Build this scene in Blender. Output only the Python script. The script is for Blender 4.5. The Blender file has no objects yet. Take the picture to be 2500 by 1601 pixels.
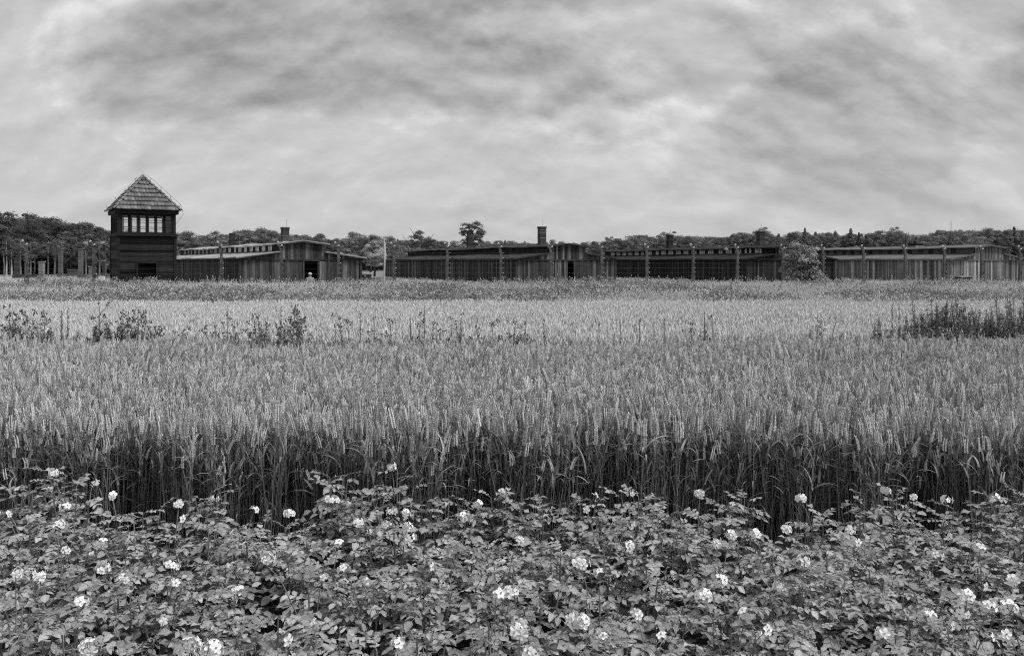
import bpy, math, random
import numpy as np
from mathutils import Vector, Matrix, Euler
R = math.radians
PI = math.pi
sc = bpy.context.scene
C = sc.collection

# ------------------------------------------------------------------ camera
EYE = 2.2          # eye height, metres
F = 2150.0         # focal length in pixels of the 2500 px wide photograph
HOR = 642.0        # row of the horizon
cam_d = bpy.data.cameras.new('camera')
cam = bpy.data.objects.new('camera', cam_d)
C.objects.link(cam)
cam.location = (0, 0, EYE)
cam.rotation_euler = (R(90), 0, 0)
cam_d.sensor_width = 36
cam_d.lens = 36 * F / 2500
cam_d.shift_y = -(800.5 - HOR) / 2500
cam_d.clip_start = 0.1
cam_d.clip_end = 6000
sc.camera = cam

def at(px, Y):
    """world X of an image column at distance Y"""
    return (px - 1250) * Y / F
def zat(py, Y):
    """world height of an image row at distance Y"""
    return EYE - (py - HOR) * Y / F

# ------------------------------------------------------------------ sky
SUN_EL, SUN_AZ = R(57), R(112)       # azimuth from +Y (into the picture), positive is to the right
w = bpy.data.worlds.new('World')
sc.world = w
w.use_nodes = True
nt = w.node_tree
nt.nodes.clear()
N = nt.nodes.new
L = nt.links.new
def math_n(op, a, b=None, c=None, clamp=False):
    n = N('ShaderNodeMath'); n.operation = op; n.use_clamp = clamp
    for i, v in enumerate((a, b, c)):
        if v is None: continue
        if isinstance(v, (int, float)): n.inputs[i].default_value = v
        else: L(v, n.inputs[i])
    return n.outputs[0]
tc = N('ShaderNodeTexCoord')
sep = N('ShaderNodeSeparateXYZ'); L(tc.outputs['Generated'], sep.inputs[0])
zc = math_n('MAXIMUM', sep.outputs[2], 0.0)
den = math_n('ADD', zc, 0.75)
cx = math_n('DIVIDE', sep.outputs[0], den)
cy = math_n('DIVIDE', sep.outputs[1], den)
comb = N('ShaderNodeCombineXYZ'); L(cx, comb.inputs[0]); L(cy, comb.inputs[1])
def cloud_noise(scale, loc, detail, rough, dist, stretch=(1, 1, 1), rotz=0):
    m = N('ShaderNodeMapping'); L(comb.outputs[0], m.inputs[0])
    m.inputs['Location'].default_value = loc
    m.inputs['Rotation'].default_value = (0, 0, rotz)
    m.inputs['Scale'].default_value = stretch
    n = N('ShaderNodeTexNoise'); L(m.outputs[0], n.inputs['Vector'])
    n.inputs['Scale'].default_value = scale
    n.inputs['Detail'].default_value = detail
    n.inputs['Roughness'].default_value = rough
    n.inputs['Distortion'].default_value = dist
    return n.outputs[0]
# stratocumulus: a thin lit veil, and over it billowed banks with lit tops, shaded bellies and firm edges
def sstep(x, lo, hi):
    m = N('ShaderNodeMapRange'); m.interpolation_type = 'SMOOTHSTEP'; L(x, m.inputs[0])
    m.inputs[1].default_value = lo; m.inputs[2].default_value = hi
    return m.outputs[0]
TURN = R(-7)
def shifted(loc, st, up):
    dx, dy = 0.0, -up * st[1]
    return (loc[0] + dx * math.cos(TURN) - dy * math.sin(TURN), loc[1] + dx * math.sin(TURN) + dy * math.cos(TURN), 0)
SB, SM, LB, LM = (0.58, 1.0, 1), (0.62, 1.0, 1), (21.3, 2.6, 0), (3.1, 7.7, 0)
big = cloud_noise(3.4, LB, 3, 0.5, 0.1, SB, TURN)
mid = cloud_noise(7.0, LM, 9, 0.55, 0.1, SM, TURN)
mid_up = cloud_noise(7.0, shifted(LM, SM, .018), 9, 0.55, 0.1, SM, TURN)
fin = cloud_noise(20.0, (5.3, 0.2, 0), 8, 0.6, 0.1, SM, TURN)
dens = math_n('MULTIPLY_ADD', big, 0.62, math_n('MULTIPLY', mid, 0.38))
bank = sstep(dens, 0.46, 0.54)
rim = math_n('SUBTRACT', mid, mid_up)                  # positive on tops
veil = math_n('MULTIPLY_ADD', math_n('SUBTRACT', mid, 0.5), 0.16, math_n('MULTIPLY_ADD', rim, 0.5, math_n('MULTIPLY_ADD', math_n('SUBTRACT', fin, 0.5), 0.06, 0.288)))
body = math_n('MULTIPLY_ADD', rim, 0.75, math_n('MULTIPLY_ADD', math_n('SUBTRACT', fin, 0.5), 0.06, 0.198))
edge = math_n('MULTIPLY', math_n('MULTIPLY', bank, math_n('SUBTRACT', 1.0, bank)), math_n('MULTIPLY_ADD', rim, 2.4, 0.12))
mixv = N('ShaderNodeMix'); mixv.data_type = 'FLOAT'; L(bank, mixv.inputs[0]); L(veil, mixv.inputs[2]); L(body, mixv.inputs[3])
cv = math_n('MINIMUM', math_n('MAXIMUM', math_n('ADD', mixv.outputs[0], edge), 0.125), 0.40)
ramp = N('ShaderNodeCombineColor')
for i_ in range(3): L(cv, ramp.inputs[i_])
# the deck evens out towards the horizon
hz = math_n('POWER', math_n('SUBTRACT', 1.0, math_n('MULTIPLY', zc, 4.8), clamp=True), 1.5)
mixh = N('ShaderNodeMix'); mixh.data_type = 'RGBA'
L(math_n('MULTIPLY', hz, 0.9), mixh.inputs[0]); L(ramp.outputs[0], mixh.inputs[6]); mixh.inputs[7].default_value = (.275, .275, .275, 1)
cl10 = N('ShaderNodeMix'); cl10.data_type = 'RGBA'; cl10.blend_type = 'MULTIPLY'
cl10.inputs[0].default_value = 1; L(mixh.outputs[2], cl10.inputs[6]); cl10.inputs[7].default_value = (10, 10, 10, 1)
sky = N('ShaderNodeTexSky'); sky.sky_type = 'NISHITA'; sky.sun_disc = False
sky.sun_elevation = SUN_EL; sky.sun_rotation = SUN_AZ
bw = N('ShaderNodeRGBToBW'); L(sky.outputs[0], bw.inputs[0])
mixs = N('ShaderNodeMix'); mixs.data_type = 'RGBA'; mixs.inputs[0].default_value = 0.93
L(bw.outputs[0], mixs.inputs[6]); L(cl10.outputs[2], mixs.inputs[7])
bg = N('ShaderNodeBackground'); L(mixs.outputs[2], bg.inputs[0]); bg.inputs[1].default_value = 0.1
wo = N('ShaderNodeOutputWorld'); L(bg.outputs[0], wo.inputs[0])

# ------------------------------------------------------------------ sun (veiled)
sd = bpy.data.lights.new('sun', 'SUN'); sd.energy = 1.5; sd.angle = R(14); sd.color = (1, 1, 1)
sun = bpy.data.objects.new('sun', sd); C.objects.link(sun)
sdir = Vector((math.cos(SUN_EL) * math.sin(SUN_AZ), math.cos(SUN_EL) * math.cos(SUN_AZ), math.sin(SUN_EL)))
sun.rotation_euler = sdir.to_track_quat('Z', 'Y').to_euler()
sun.location = (0, 0, 60)

sc.view_settings.view_transform = 'Standard'
sc.view_settings.look = 'None'
sc.view_settings.exposure = 1.0
sc.view_settings.gamma = 1.0
sc.view_settings.use_curve_mapping = False
sc.render.engine = 'CYCLES'
sc.cycles.max_bounces = 6
sc.cycles.diffuse_bounces = 3
sc.cycles.glossy_bounces = 2
sc.cycles.transmission_bounces = 4
sc.cycles.transparent_max_bounces = 8
sc.cycles.caustics_reflective = False
sc.cycles.caustics_refractive = False
sc.cycles.use_denoising = False
sc.cycles.filter_width = 1.1
sc.cycles.sample_clamp_indirect = 4

# ------------------------------------------------------------------ helpers
rng = random.Random(11)
nrng = np.random.default_rng(5)

def tag(o, label=None, cat=None, group=None, kind=None):
    if label: o['label'] = label
    if cat: o['category'] = cat
    if group: o['group'] = group
    if kind: o['kind'] = kind
    return o
def empty(name, loc, rz=0, label=None, cat=None, group=None):
    o = bpy.data.objects.new(name, None); C.objects.link(o)
    o.location = loc; o.rotation_euler = (0, 0, rz); o.empty_display_size = 0.2
    return tag(o, label, cat, group)
def link(name, me, parent=None, loc=(0, 0, 0), rot=(0, 0, 0), scale=(1, 1, 1)):
    o = bpy.data.objects.new(name, me); C.objects.link(o)
    if parent: o.parent = parent
    o.location = loc; o.rotation_euler = rot; o.scale = scale
    return o

_mats = {}
def mat(name, v, rough=0.85, nscale=0, namp=0.2, attr=False, rand=0.0, transl=0.0, spec=0.12, bump=0.0, stretch=(1, 1, 1), detail=6, n2=None):
    """a grey procedural material: value v, optional noise, per-piece tone attribute, per-object random"""
    if name in _mats: return _mats[name]
    m = bpy.data.materials.new(name); m.use_nodes = True
    t = m.node_tree; t.nodes.clear(); nn = t.nodes.new; ll = t.links.new
    def mm(op, a, b):
        n = nn('ShaderNodeMath'); n.operation = op
        for i, x in enumerate((a, b)):
            if isinstance(x, (int, float)): n.inputs[i].default_value = x
            else: ll(x, n.inputs[i])
        return n.outputs[0]
    val = nn('ShaderNodeValue'); val.outputs[0].default_value = v
    cur = val.outputs[0]
    hgt = None
    def noise(scale, st, det):
        tcn = nn('ShaderNodeTexCoord'); mp = nn('ShaderNodeMapping'); ll(tcn.outputs['Object'], mp.inputs[0])
        mp.inputs['Scale'].default_value = st
        nz = nn('ShaderNodeTexNoise'); ll(mp.outputs[0], nz.inputs['Vector'])
        nz.inputs['Scale'].default_value = scale; nz.inputs['Detail'].default_value = det; nz.inputs['Roughness'].default_value = 0.6
        return nz.outputs[0]
    if nscale:
        hgt = noise(nscale, stretch, detail)
        f = mm('MULTIPLY', mm('SUBTRACT', hgt, 0.5), 2.8 * namp)
        cur = mm('MULTIPLY', cur, mm('ADD', f, 1.0))
    if n2:
        f = mm('MULTIPLY', mm('SUBTRACT', noise(n2[0], (1, 1, 1), 3), 0.5), 2.8 * n2[1])
        cur = mm('MULTIPLY', cur, mm('ADD', f, 1.0))
    if attr:
        a = nn('ShaderNodeAttribute'); a.attribute_name = 'tone'
        cur = mm('MULTIPLY', cur, a.outputs['Fac'])
    if rand:
        oi = nn('ShaderNodeObjectInfo')
        cur = mm('MULTIPLY', cur, mm('ADD', mm('MULTIPLY', mm('SUBTRACT', oi.outputs['Random'], 0.5), 2 * rand), 1.0))
    cur = mm('MAXIMUM', cur, 0.008)
    cc = nn('ShaderNodeCombineColor')
    for i in range(3): ll(cur, cc.inputs[i])
    p = nn('ShaderNodeBsdfPrincipled'); ll(cc.outputs[0], p.inputs['Base Color'])
    p.inputs['Roughness'].default_value = rough
    p.inputs['Specular IOR Level'].default_value = spec
    if bump and hgt is not None:
        b = nn('ShaderNodeBump'); b.inputs['Strength'].default_value = bump; b.inputs['Distance'].default_value = 0.02
        ll(hgt, b.inputs['Height']); ll(b.outputs[0], p.inputs['Normal'])
    out = nn('ShaderNodeOutputMaterial')
    if transl:
        tr = nn('ShaderNodeBsdfTranslucent'); ll(cc.outputs[0], tr.inputs[0])
        mx = nn('ShaderNodeMixShader'); mx.inputs[0].default_value = transl
        ll(p.outputs[0], mx.inputs[1]); ll(tr.outputs[0], mx.inputs[2]); ll(mx.outputs[0], out.inputs[0])
    else:
        ll(p.outputs[0], out.inputs[0])
    _mats[name] = m
    return m

_ones = 'first second third fourth fifth sixth seventh eighth ninth tenth eleventh twelfth thirteenth fourteenth fifteenth sixteenth seventeenth eighteenth nineteenth'.split()
def ordw(n):
    if n < 20: return _ones[n - 1]
    t_ = {2: 'twent', 3: 'thirt', 4: 'fort', 5: 'fift', 6: 'sixt', 7: 'sevent', 8: 'eight', 9: 'ninet'}[n // 10]
    return t_ + 'ieth' if n % 10 == 0 else t_ + 'y-' + _ones[n % 10 - 1]

class MB:
    """collects pieces of one part"""
    def __init__(s): s.v = []; s.f = []; s.t = []; s.m = []
    def add(s, vs, fs, tone=1.0, mi=0):
        b = len(s.v); s.v += [tuple(x) for x in vs]
        s.t += list(tone) if isinstance(tone, (list, tuple)) else [tone] * len(vs)
        for q in fs: s.f.append(tuple(b + i for i in q)); s.m.append(mi)
    def box(s, c, d, tone=1.0, rot=None, mi=0, taper=1.0):
        hx, hy, hz = d[0] / 2, d[1] / 2, d[2] / 2
        vs = [Vector((sx * hx * (taper if sz > 0 else 1), sy * hy * (taper if sz > 0 else 1), sz * hz)) for sz in (-1, 1) for sy in (-1, 1) for sx in (-1, 1)]
        if rot is not None: vs = [rot @ q for q in vs]
        c = Vector(c)
        s.add([q + c for q in vs], [(0, 2, 3, 1), (4, 5, 7, 6), (0, 1, 5, 4), (2, 6, 7, 3), (0, 4, 6, 2), (1, 3, 7, 5)], tone, mi)
    def tube(s, pts, rad, n=5, tone=1.0, cap=True, mi=0):
        pts = [Vector(p) for p in pts]
        k = len(pts)
        if not isinstance(rad, (list, tuple)): rad = [rad] * k
        vs = []
        for i, p in enumerate(pts):
            d = (pts[min(i + 1, k - 1)] - pts[max(i - 1, 0)])
            d = d.normalized() if d.length > 1e-9 else Vector((0, 0, 1))
            a = Vector((1, 0, 0)) if abs(d.x) < 0.8 else Vector((0, 1, 0))
            u = d.cross(a).normalized(); q = d.cross(u)
            for j in range(n):
                an = 2 * PI * j / n
                vs.append(p + (u * math.cos(an) + q * math.sin(an)) * rad[i])
        fs = [(i * n + j, i * n + (j + 1) % n, (i + 1) * n + (j + 1) % n, (i + 1) * n + j) for i in range(k - 1) for j in range(n)]
        if cap: fs += [tuple(range(n - 1, -1, -1)), tuple((k - 1) * n + j for j in range(n))]
        s.add(vs, fs, tone, mi)
    def octa(s, c, d, r, tone=1.0, n=4, mi=0):
        """a stretched bead: along d, radius r"""
        c = Vector(c); d = Vector(d); a = Vector((1, 0, 0)) if abs(d.normalized().x) < .8 else Vector((0, 1, 0))
        u = d.cross(a).normalized(); q = d.normalized().cross(u)
        vs = [c] + [c + d * .45 + (u * math.cos(2 * PI * j / n) + q * math.sin(2 * PI * j / n)) * r for j in range(n)] + [c + d]
        fs = [(0, 1 + (j + 1) % n, 1 + j) for j in range(n)] + [(n + 1, 1 + j, 1 + (j + 1) % n) for j in range(n)]
        s.add(vs, fs, tone, mi)
    def quad(s, c, u, v, tone=1.0, mi=0):
        c = Vector(c); s.add([c - u - v, c + u - v, c + u + v, c - u + v], [(0, 1, 2, 3)], tone, mi)
    def mesh(s, name, mats, smooth=False):
        me = bpy.data.meshes.new(name)
        me.from_pydata(s.v, [], s.f)
        if not isinstance(mats, (list, tuple)): mats = [mats]
        for m in mats: me.materials.append(m)
        if len(mats) > 1: me.polygons.foreach_set('material_index', s.m)
        a = me.attributes.new('tone', 'FLOAT', 'POINT'); a.data.foreach_set('value', s.t)
        if smooth: me.polygons.foreach_set('use_smooth', [True] * len(me.polygons))
        me.update()
        return me
    def build(s, name, mats, parent=None, loc=(0, 0, 0), rot=(0, 0, 0), smooth=False):
        return link(name, s.mesh(name, mats, smooth), parent, loc, rot)

def vnoise(x, y, seed=0):
    """smooth 2-D value noise, 0..1"""
    x = np.asarray(x, float); y = np.asarray(y, float)
    g = np.random.default_rng(100 + seed).random((64, 64))
    xi = np.floor(x).astype(int); yi = np.floor(y).astype(int)
    fx = x - xi; fy = y - yi
    fx = fx * fx * (3 - 2 * fx); fy = fy * fy * (3 - 2 * fy)
    a = g[xi % 64, yi % 64]; b = g[(xi + 1) % 64, yi % 64]; c = g[xi % 64, (yi + 1) % 64]; d = g[(xi + 1) % 64, (yi + 1) % 64]
    return (a * (1 - fx) + b * fx) * (1 - fy) + (c * (1 - fx) + d * fx) * fy

def scatter(name, pts, rots, scl, idx, protos):
    """one object whose geometry nodes set a plant on every point"""
    me = bpy.data.meshes.new(name); n = len(pts)
    me.vertices.add(n); me.vertices.foreach_set('co', np.asarray(pts, np.float32).ravel())
    a = me.attributes.new('rot', 'FLOAT_VECTOR', 'POINT'); a.data.foreach_set('vector', np.asarray(rots, np.float32).ravel())
    a = me.attributes.new('scl', 'FLOAT_VECTOR', 'POINT'); a.data.foreach_set('vector', np.asarray(scl, np.float32).ravel())
    a = me.attributes.new('idx', 'INT', 'POINT'); a.data.foreach_set('value', np.asarray(idx, np.int32))
    o = bpy.data.objects.new(name, me); C.objects.link(o)
    g = bpy.data.node_groups.new(name + '_nodes', 'GeometryNodeTree')
    g.interface.new_socket('Geometry', in_out='INPUT', socket_type='NodeSocketGeometry')
    g.interface.new_socket('Geometry', in_out='OUTPUT', socket_type='NodeSocketGeometry')
    gi = g.nodes.new('NodeGroupInput'); go = g.nodes.new('NodeGroupOutput')
    iop = g.nodes.new('GeometryNodeInstanceOnPoints'); jn = g.nodes.new('GeometryNodeJoinGeometry')
    for m in protos:
        po = bpy.data.objects.new(m.name, m)
        oi = g.nodes.new('GeometryNodeObjectInfo'); oi.inputs['Object'].default_value = po
        gt = g.nodes.new('GeometryNodeGeometryToInstance')
        g.links.new(oi.outputs['Geometry'], gt.inputs[0]); g.links.new(gt.outputs[0], jn.inputs[0])
    def na(nm, ty):
        x = g.nodes.new('GeometryNodeInputNamedAttribute'); x.data_type = ty; x.inputs[0].default_value = nm
        return [s for s in x.outputs if s.enabled and s.name == 'Attribute'][0]
    g.links.new(gi.outputs[0], iop.inputs['Points']); g.links.new(jn.outputs[0], iop.inputs['Instance'])
    iop.inputs['Pick Instance'].default_value = True
    g.links.new(na('idx', 'INT'), iop.inputs['Instance Index'])
    g.links.new(na('rot', 'FLOAT_VECTOR'), iop.inputs['Rotation'])
    g.links.new(na('scl', 'FLOAT_VECTOR'), iop.inputs['Scale'])
    g.links.new(iop.outputs[0], go.inputs[0])
    md = o.modifiers.new('scatter', 'NODES'); md.node_group = g
    return o

# ------------------------------------------------------------------ materials
M_soil = mat('soil', 0.035, 0.95, 9, 0.5, bump=.6)
M_ground = mat('meadow_ground', 0.22, 0.95, 0.6, 0.45, n2=(14, .3))
M_conc = mat('weathered_concrete', 0.10, 0.9, 6, 0.7, rand=.15, bump=.3)
M_porc = mat('porcelain', 0.6, 0.3, spec=.5)
M_pord = mat('sooty_porcelain', 0.22, 0.5)
M_wire = mat('rusty_wire', 0.05, 0.7)
M_iron = mat('dark_iron', 0.04, 0.6)
M_brick = mat('old_brick', 0.10, 0.9, 12, 0.5, bump=.5)
M_brickp = mat('pale_brick', 0.20, 0.9, 9, 0.5, bump=.5)

# ------------------------------------------------------------------ ground
mb = MB(); S = 2600
mb.add([(-S, -60, 0), (S, -60, 0), (S, 3500, 0), (-S, 3500, 0)], [(0, 1, 2, 3)])
tag(mb.build('ground', M_ground), kind='structure')
mb = MB()                                   # tilled soil under the crops, with furrows along the rows
ys = [0.5 + 0.16 * i for i in range(84)]
vs = []; 
for y in ys:
    for x in (-14, -7, 0, 7, 14): vs.append((x, y, 0.01 + (0.06 * (0.5 + 0.5 * math.cos(2 * PI * y / 0.7)) if y < 6.4 else 0.0)))
mb.add(vs, [(i * 5 + j, i * 5 + j + 1, (i + 1) * 5 + j + 1, (i + 1) * 5 + j) for i in range(len(ys) - 1) for j in range(4)])
tag(mb.build('field_soil', M_soil, smooth=True), kind='structure')

# ------------------------------------------------------------------ barracks
EAVE, MON0, MON1, RIDGE = 2.60, 3.03, 3.66, 3.87
HW, HM = 4.78, 1.78
def barrack(X, Y, a, Lb, wall_v, roof_v, label, door, wins, chim, pale, seed, stump=None):
    r = random.Random(seed)
    root = empty('wooden_barrack', (X, Y, 0), R(a), label, 'barrack', 'wooden barracks in a row behind the fence')
    Mw = mat('barrack_planks_%d' % seed, wall_v, 0.9, 3.5, 0.8, attr=True, stretch=(5, 5, .35), bump=.3, n2=(.45, .35))
    Mr = mat('roofing_felt_%d' % seed, roof_v * .8, 0.9, 1.6, 0.3, bump=.2, n2=(9, .2))
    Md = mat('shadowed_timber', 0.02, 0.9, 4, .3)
    def tone():
        q = r.random()
        return (r.uniform(1.7, 3.2) if q < pale else r.uniform(.4, 1.4))
    def planks(run0, run1, place, top, z0=0.0, name='planking', skip=None):
        m = MB(); u = run0
        while u < run1 - .02:
            wd = min(r.choice((.14, .17, .2, .22)), run1 - u)
            mid = u + wd / 2
            zb = z0
            if skip and skip[0] < mid < skip[1]: zb = skip[2]
            zt = top(mid)
            if zt - zb > .05: 
                c, d = place(mid, wd - .008, (zb + zt) / 2, zt - zb, r.uniform(-.012, .012))
                tn = tone(); m.box(c, d, tn)
            u += wd
        return m.build(name, Mw, root)
    def roofline(x):
        ax = abs(x)
        return MON0 + .03 - (ax - HM) * (MON0 - EAVE) / (HW - HM) if ax > HM else MON1 + (HM - ax) * (RIDGE - MON1) / HM
    fr = lambda u, wd, zc, h, j: ((u, -0.015 + j, zc), (wd, .03, h))
    bk = lambda u, wd, zc, h, j: ((u, Lb + 0.015 + j, zc), (wd, .03, h))
    # near gable: wall below, gable boards above and a little proud
    tag(planks(-HW, HW, fr, lambda u: 2.5, skip=(door[0], door[1], door[2]) if door else None), kind='stuff')
    up = lambda u, wd, zc, h, j: ((u, -0.06 + j, zc), (wd, .03, h))
    tag(planks(-HW, HW, up, lambda u: roofline(u) - .02, 2.47, 'gable_planking'), kind='stuff')
    tag(planks(-HW, HW, bk, lambda u: roofline(u) - .02), kind='stuff')
    for s in (-1, 1):
        sd_ = lambda u, wd, zc, h, j: ((s * (HW + .015) + j, u, zc), (.03, wd, h))
        tag(planks(0, Lb, sd_, lambda u: EAVE - .03), kind='stuff')
    m = MB(); m.box((0, -.085, 2.46), (2 * HW + .06, .06, .07), 1.0)
    m.build('gable_rail', Mw, root)
    m = MB(); m.box((0, 0, 0), (.16, .13, 2.5), .9); cm = m.mesh('corner_board', Mw)
    for s in (-1, 1): link('corner_board', cm, root, (s * (HW + .01), -.05, 1.25))
    for k in range(1, 11):
        m = MB(); m.box((-HW - .06, k * Lb / 11, 1.28), (.05, .12, 2.5), r.uniform(.8, 2.4)); m.build('cover_batten', Mw, root)
    # roofs: long strips with a slight sag
    ns = 28
    ys_ = [-.35 + (Lb + .7) * i / ns for i in range(ns + 1)]
    for s in (-1, 1):
        m = MB(); vs = []
        for i, y in enumerate(ys_):
            dz = r.uniform(-.03, .03) + .05 * math.sin(i * .55 + seed)
            xo, xi = s * (HW + .38), s * (HM - .03)
            zo = EAVE - .38 * (MON0 - EAVE) / (HW - HM) + .05 + dz
            zi = MON0 + .06 + dz * .5
            vs += [(xo, y, zo), (xi, y, zi), (xi, y, zi - .07), (xo, y, zo - .09)]
        fs = []
        for i in range(ns):
            b = i * 4; n = b + 4
            for q in ((0, 1), (1, 2), (2, 3), (3, 0)): fs.append((b + q[0], b + q[1], n + q[1], n + q[0]))
        fs += [(0, 1, 2, 3), tuple(ns * 4 + q for q in (3, 2, 1, 0))]
        m.add(vs, fs); ro = m.build('roof_slope', Mr, root)
        for k in range(1, 14):                    # battens nailed over the felt
            y = k * Lb / 14; m = MB()
            p0 = Vector((s * (HW + .36), y, EAVE + .02)); p1 = Vector((s * HM, y, MON0 + .085))
            m.tube([p0, p1], .018, 4); m.build('felt_batten', Mr, ro)
        m = MB(); m.box((s * (HW + .36), Lb / 2, EAVE - .08), (.05, Lb + .6, .12), .8); m.build('eave_board', Mw, ro)
        # monitor roof
        m = MB(); vs = []
        for i, y in enumerate(ys_):
            dz = r.uniform(-.03, .03) + .045 * math.sin(i * .5 + seed * 2)
            vs += [(s * (HM + .32), y, MON1 - .01 + dz), (s * .001, y, RIDGE + .05 + dz), (s * .001, y, RIDGE - .01 + dz), (s * (HM + .32), y, MON1 - .09 + dz)]
        m.add(vs, fs); m.build('ridge_roof', Mr, root)
        m = MB(); m.box((s * (HM - .02), Lb / 2, (MON0 + MON1) / 2 + .02), (.04, Lb - .06, MON1 - MON0 + .02), .6); m.build('clerestory_wall', Mw, root)
    # verge boards of the gable
    m = MB()
    for s in (-1, 1):
        for (x0, z0, x1, z1) in ((s * (HW + .36), EAVE - .06, s * HM, MON0 + .01), (s * (HM + .3), MON1 - .06, 0, RIDGE - .02)):
            d = Vector((x1 - x0, 0, z1 - z0)); an = math.atan2(d.z, d.x)
            m.box(((x0 + x1) / 2, -.33, (z0 + z1) / 2), (d.length, .035, .13), .7, Matrix.Rotation(-an, 3, 'Y'))
    m.build('verge_board', Mw, root)
    # clerestory windows on the side we see
    Mp = mat('sky_reflection_pane', 0.5, 0.12, 3, .3, spec=.9, rand=.25)  # pale base colour stands in for sky reflected in the glass
    Msh = mat('dark_shutter', 0.035, 0.8, 6, .4, rand=.5)
    nw = wins[0]
    paneme = MB(); paneme.box((0, 0, 0), (.02, .29, .44)); paneme = paneme.mesh('pane', Mp)
    shutme = MB(); shutme.box((0, 0, 0), (.03, .5, .42)); shutme = shutme.mesh('shutter', Msh)
    frm = MB()
    for q in (-.24, .24): frm.box((0, 0, q), (.04, 1.16, .04))
    for q in (-.56, -.19, .19, .56): frm.box((.002, q, 0), (.045, .05, .44))
    frm = frm.mesh('window', mat('window_frame_wood', 0.05, .8, 6, .3))
    for k in range(nw):
        y = 1.6 + (Lb - 3.2) * (k + .5) / nw
        if wins[1] == 'pane':
            wv = link('window', frm, root, (-HM - .012, y, (MON0 + MON1) / 2 + .03))
            for q in (-.37, 0, .37):
                if r.random() < .94: link('pane', paneme, wv, (.0, q, 0))
        else:
            for q in (-.62, .62):
                link('shutter', shutme, root, (-HM - .02, y + q * (Lb / nw) * .35, (MON0 + MON1) / 2 + .02), (0, r.uniform(-.1, .1), 0))
    if door:
        m = MB()
        for x in (door[0] - .05, door[1] + .05): m.box((x, -.03, door[2] / 2), (.1, .1, door[2]), 1.6)
        m.box(((door[0] + door[1]) / 2, -.035, door[2] - .02), (door[1] - door[0] + .2, .09, .1), 1.2)
        df = m.build('door_frame', Mw, root)
        m = MB()                                   # leaf swung open against the wall
        for k in range(6): m.box((door[1] + .16 + k * .17, -.07 + .01 * (k % 2), door[2] / 2), (.16, .035, door[2] - .15), tone())
        m.build('door', Mw, root)
        # a dark interior: earth floor, row of posts
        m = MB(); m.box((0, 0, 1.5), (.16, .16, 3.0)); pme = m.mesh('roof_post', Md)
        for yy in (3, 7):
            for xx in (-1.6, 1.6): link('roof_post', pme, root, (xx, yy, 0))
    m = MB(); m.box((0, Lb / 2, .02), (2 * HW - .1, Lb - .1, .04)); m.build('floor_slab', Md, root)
    for (sy, top, wd, tn) in chim:
        m = MB(); h = top - RIDGE + .35
        nc = max(3, int(h / .1))
        for k in range(nc):                       # brick courses, each a little uneven
            z = RIDGE - .3 + (k + .5) * h / nc
            m.box((r.uniform(-.008, .008), sy + r.uniform(-.008, .008), z), (wd, wd, h / nc - .012), r.uniform(.6, 1.5) * tn)
        m.box((0, sy, RIDGE - .3 + h / 2), (wd - .03, wd - .03, h), .5 * tn)
        ch = m.build('chimney', mat('chimney_brick', 0.09, .9, 10, .8, attr=True, bump=.5), root)
        if wd > .5:
            m = MB(); m.box((0, sy, top + .06), (wd + .06, wd + .06, .06), 1.1 * tn); m.box((0, sy, top - .02), (wd + .08, wd + .08, .07), .8 * tn)
            m.build('chimney_cap', mat('chimney_brick', 0.09), ch)
            m = MB(); m.tube([(.1, sy, top), (.1, sy, top + .75)], .012, 4); m.build('lightning_rod', M_iron, ch)
            wd = wd * .72; m = MB(); m.add([(-wd, sy - wd, RIDGE - .1), (wd, sy - wd, RIDGE - .1), (wd, sy + wd, RIDGE - .1), (-wd, sy + wd, RIDGE - .1), (-wd * .5, sy - wd * .5, RIDGE + .22), (wd * .5, sy - wd * .5, RIDGE + .22), (wd * .5, sy + wd * .5, RIDGE + .22), (-wd * .5, sy + wd * .5, RIDGE + .22)],
                  [(0, 1, 5, 4), (1, 2, 6, 5), (2, 3, 7, 6), (3, 0, 4, 7)], 1); m.build('flashing', Mr, ch)
    return root
barrack(-16.3, 68.5, 31, 39.5, .055, .46, 'dark barrack beside the watchtower with pale felt roof, window strip and wide open doorway',
        (.12, 1.30, 2.4), (19, 'pane'), [(4.6, 5.05, .55, 1.0), (22.5, 5.12, .5, .45)], .22, 1)
barrack(4.72, 75.8, 24, 40.2, .060, .062, 'grey-brown barrack with narrow open doorway, tall chimney and shuttered ridge strip',
        (.02, .66, 2.4), (14, 'shutter'), [(4.9, 5.42, .6, .95), (23, 5.48, .55, .6)], .22, 2)
barrack(25.9, 82.0, 19.2, 36.5, .026, .032, 'blackened barrack next to the leafy bush with square chimney and panes under ridge',
        None, (20, 'pane'), [(4.6, 5.22, .62, .75), (22.5, 5.4, .6, .5)], .10, 3)
barrack(44.6, 82.5, 22, 40.0, .17, .17, 'weathered pale-walled barrack farthest from the tower with broken chimney stump',
        None, (14, 'shutter'), [(8.5, 4.12, .95, .35)], .2, 4)

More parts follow.
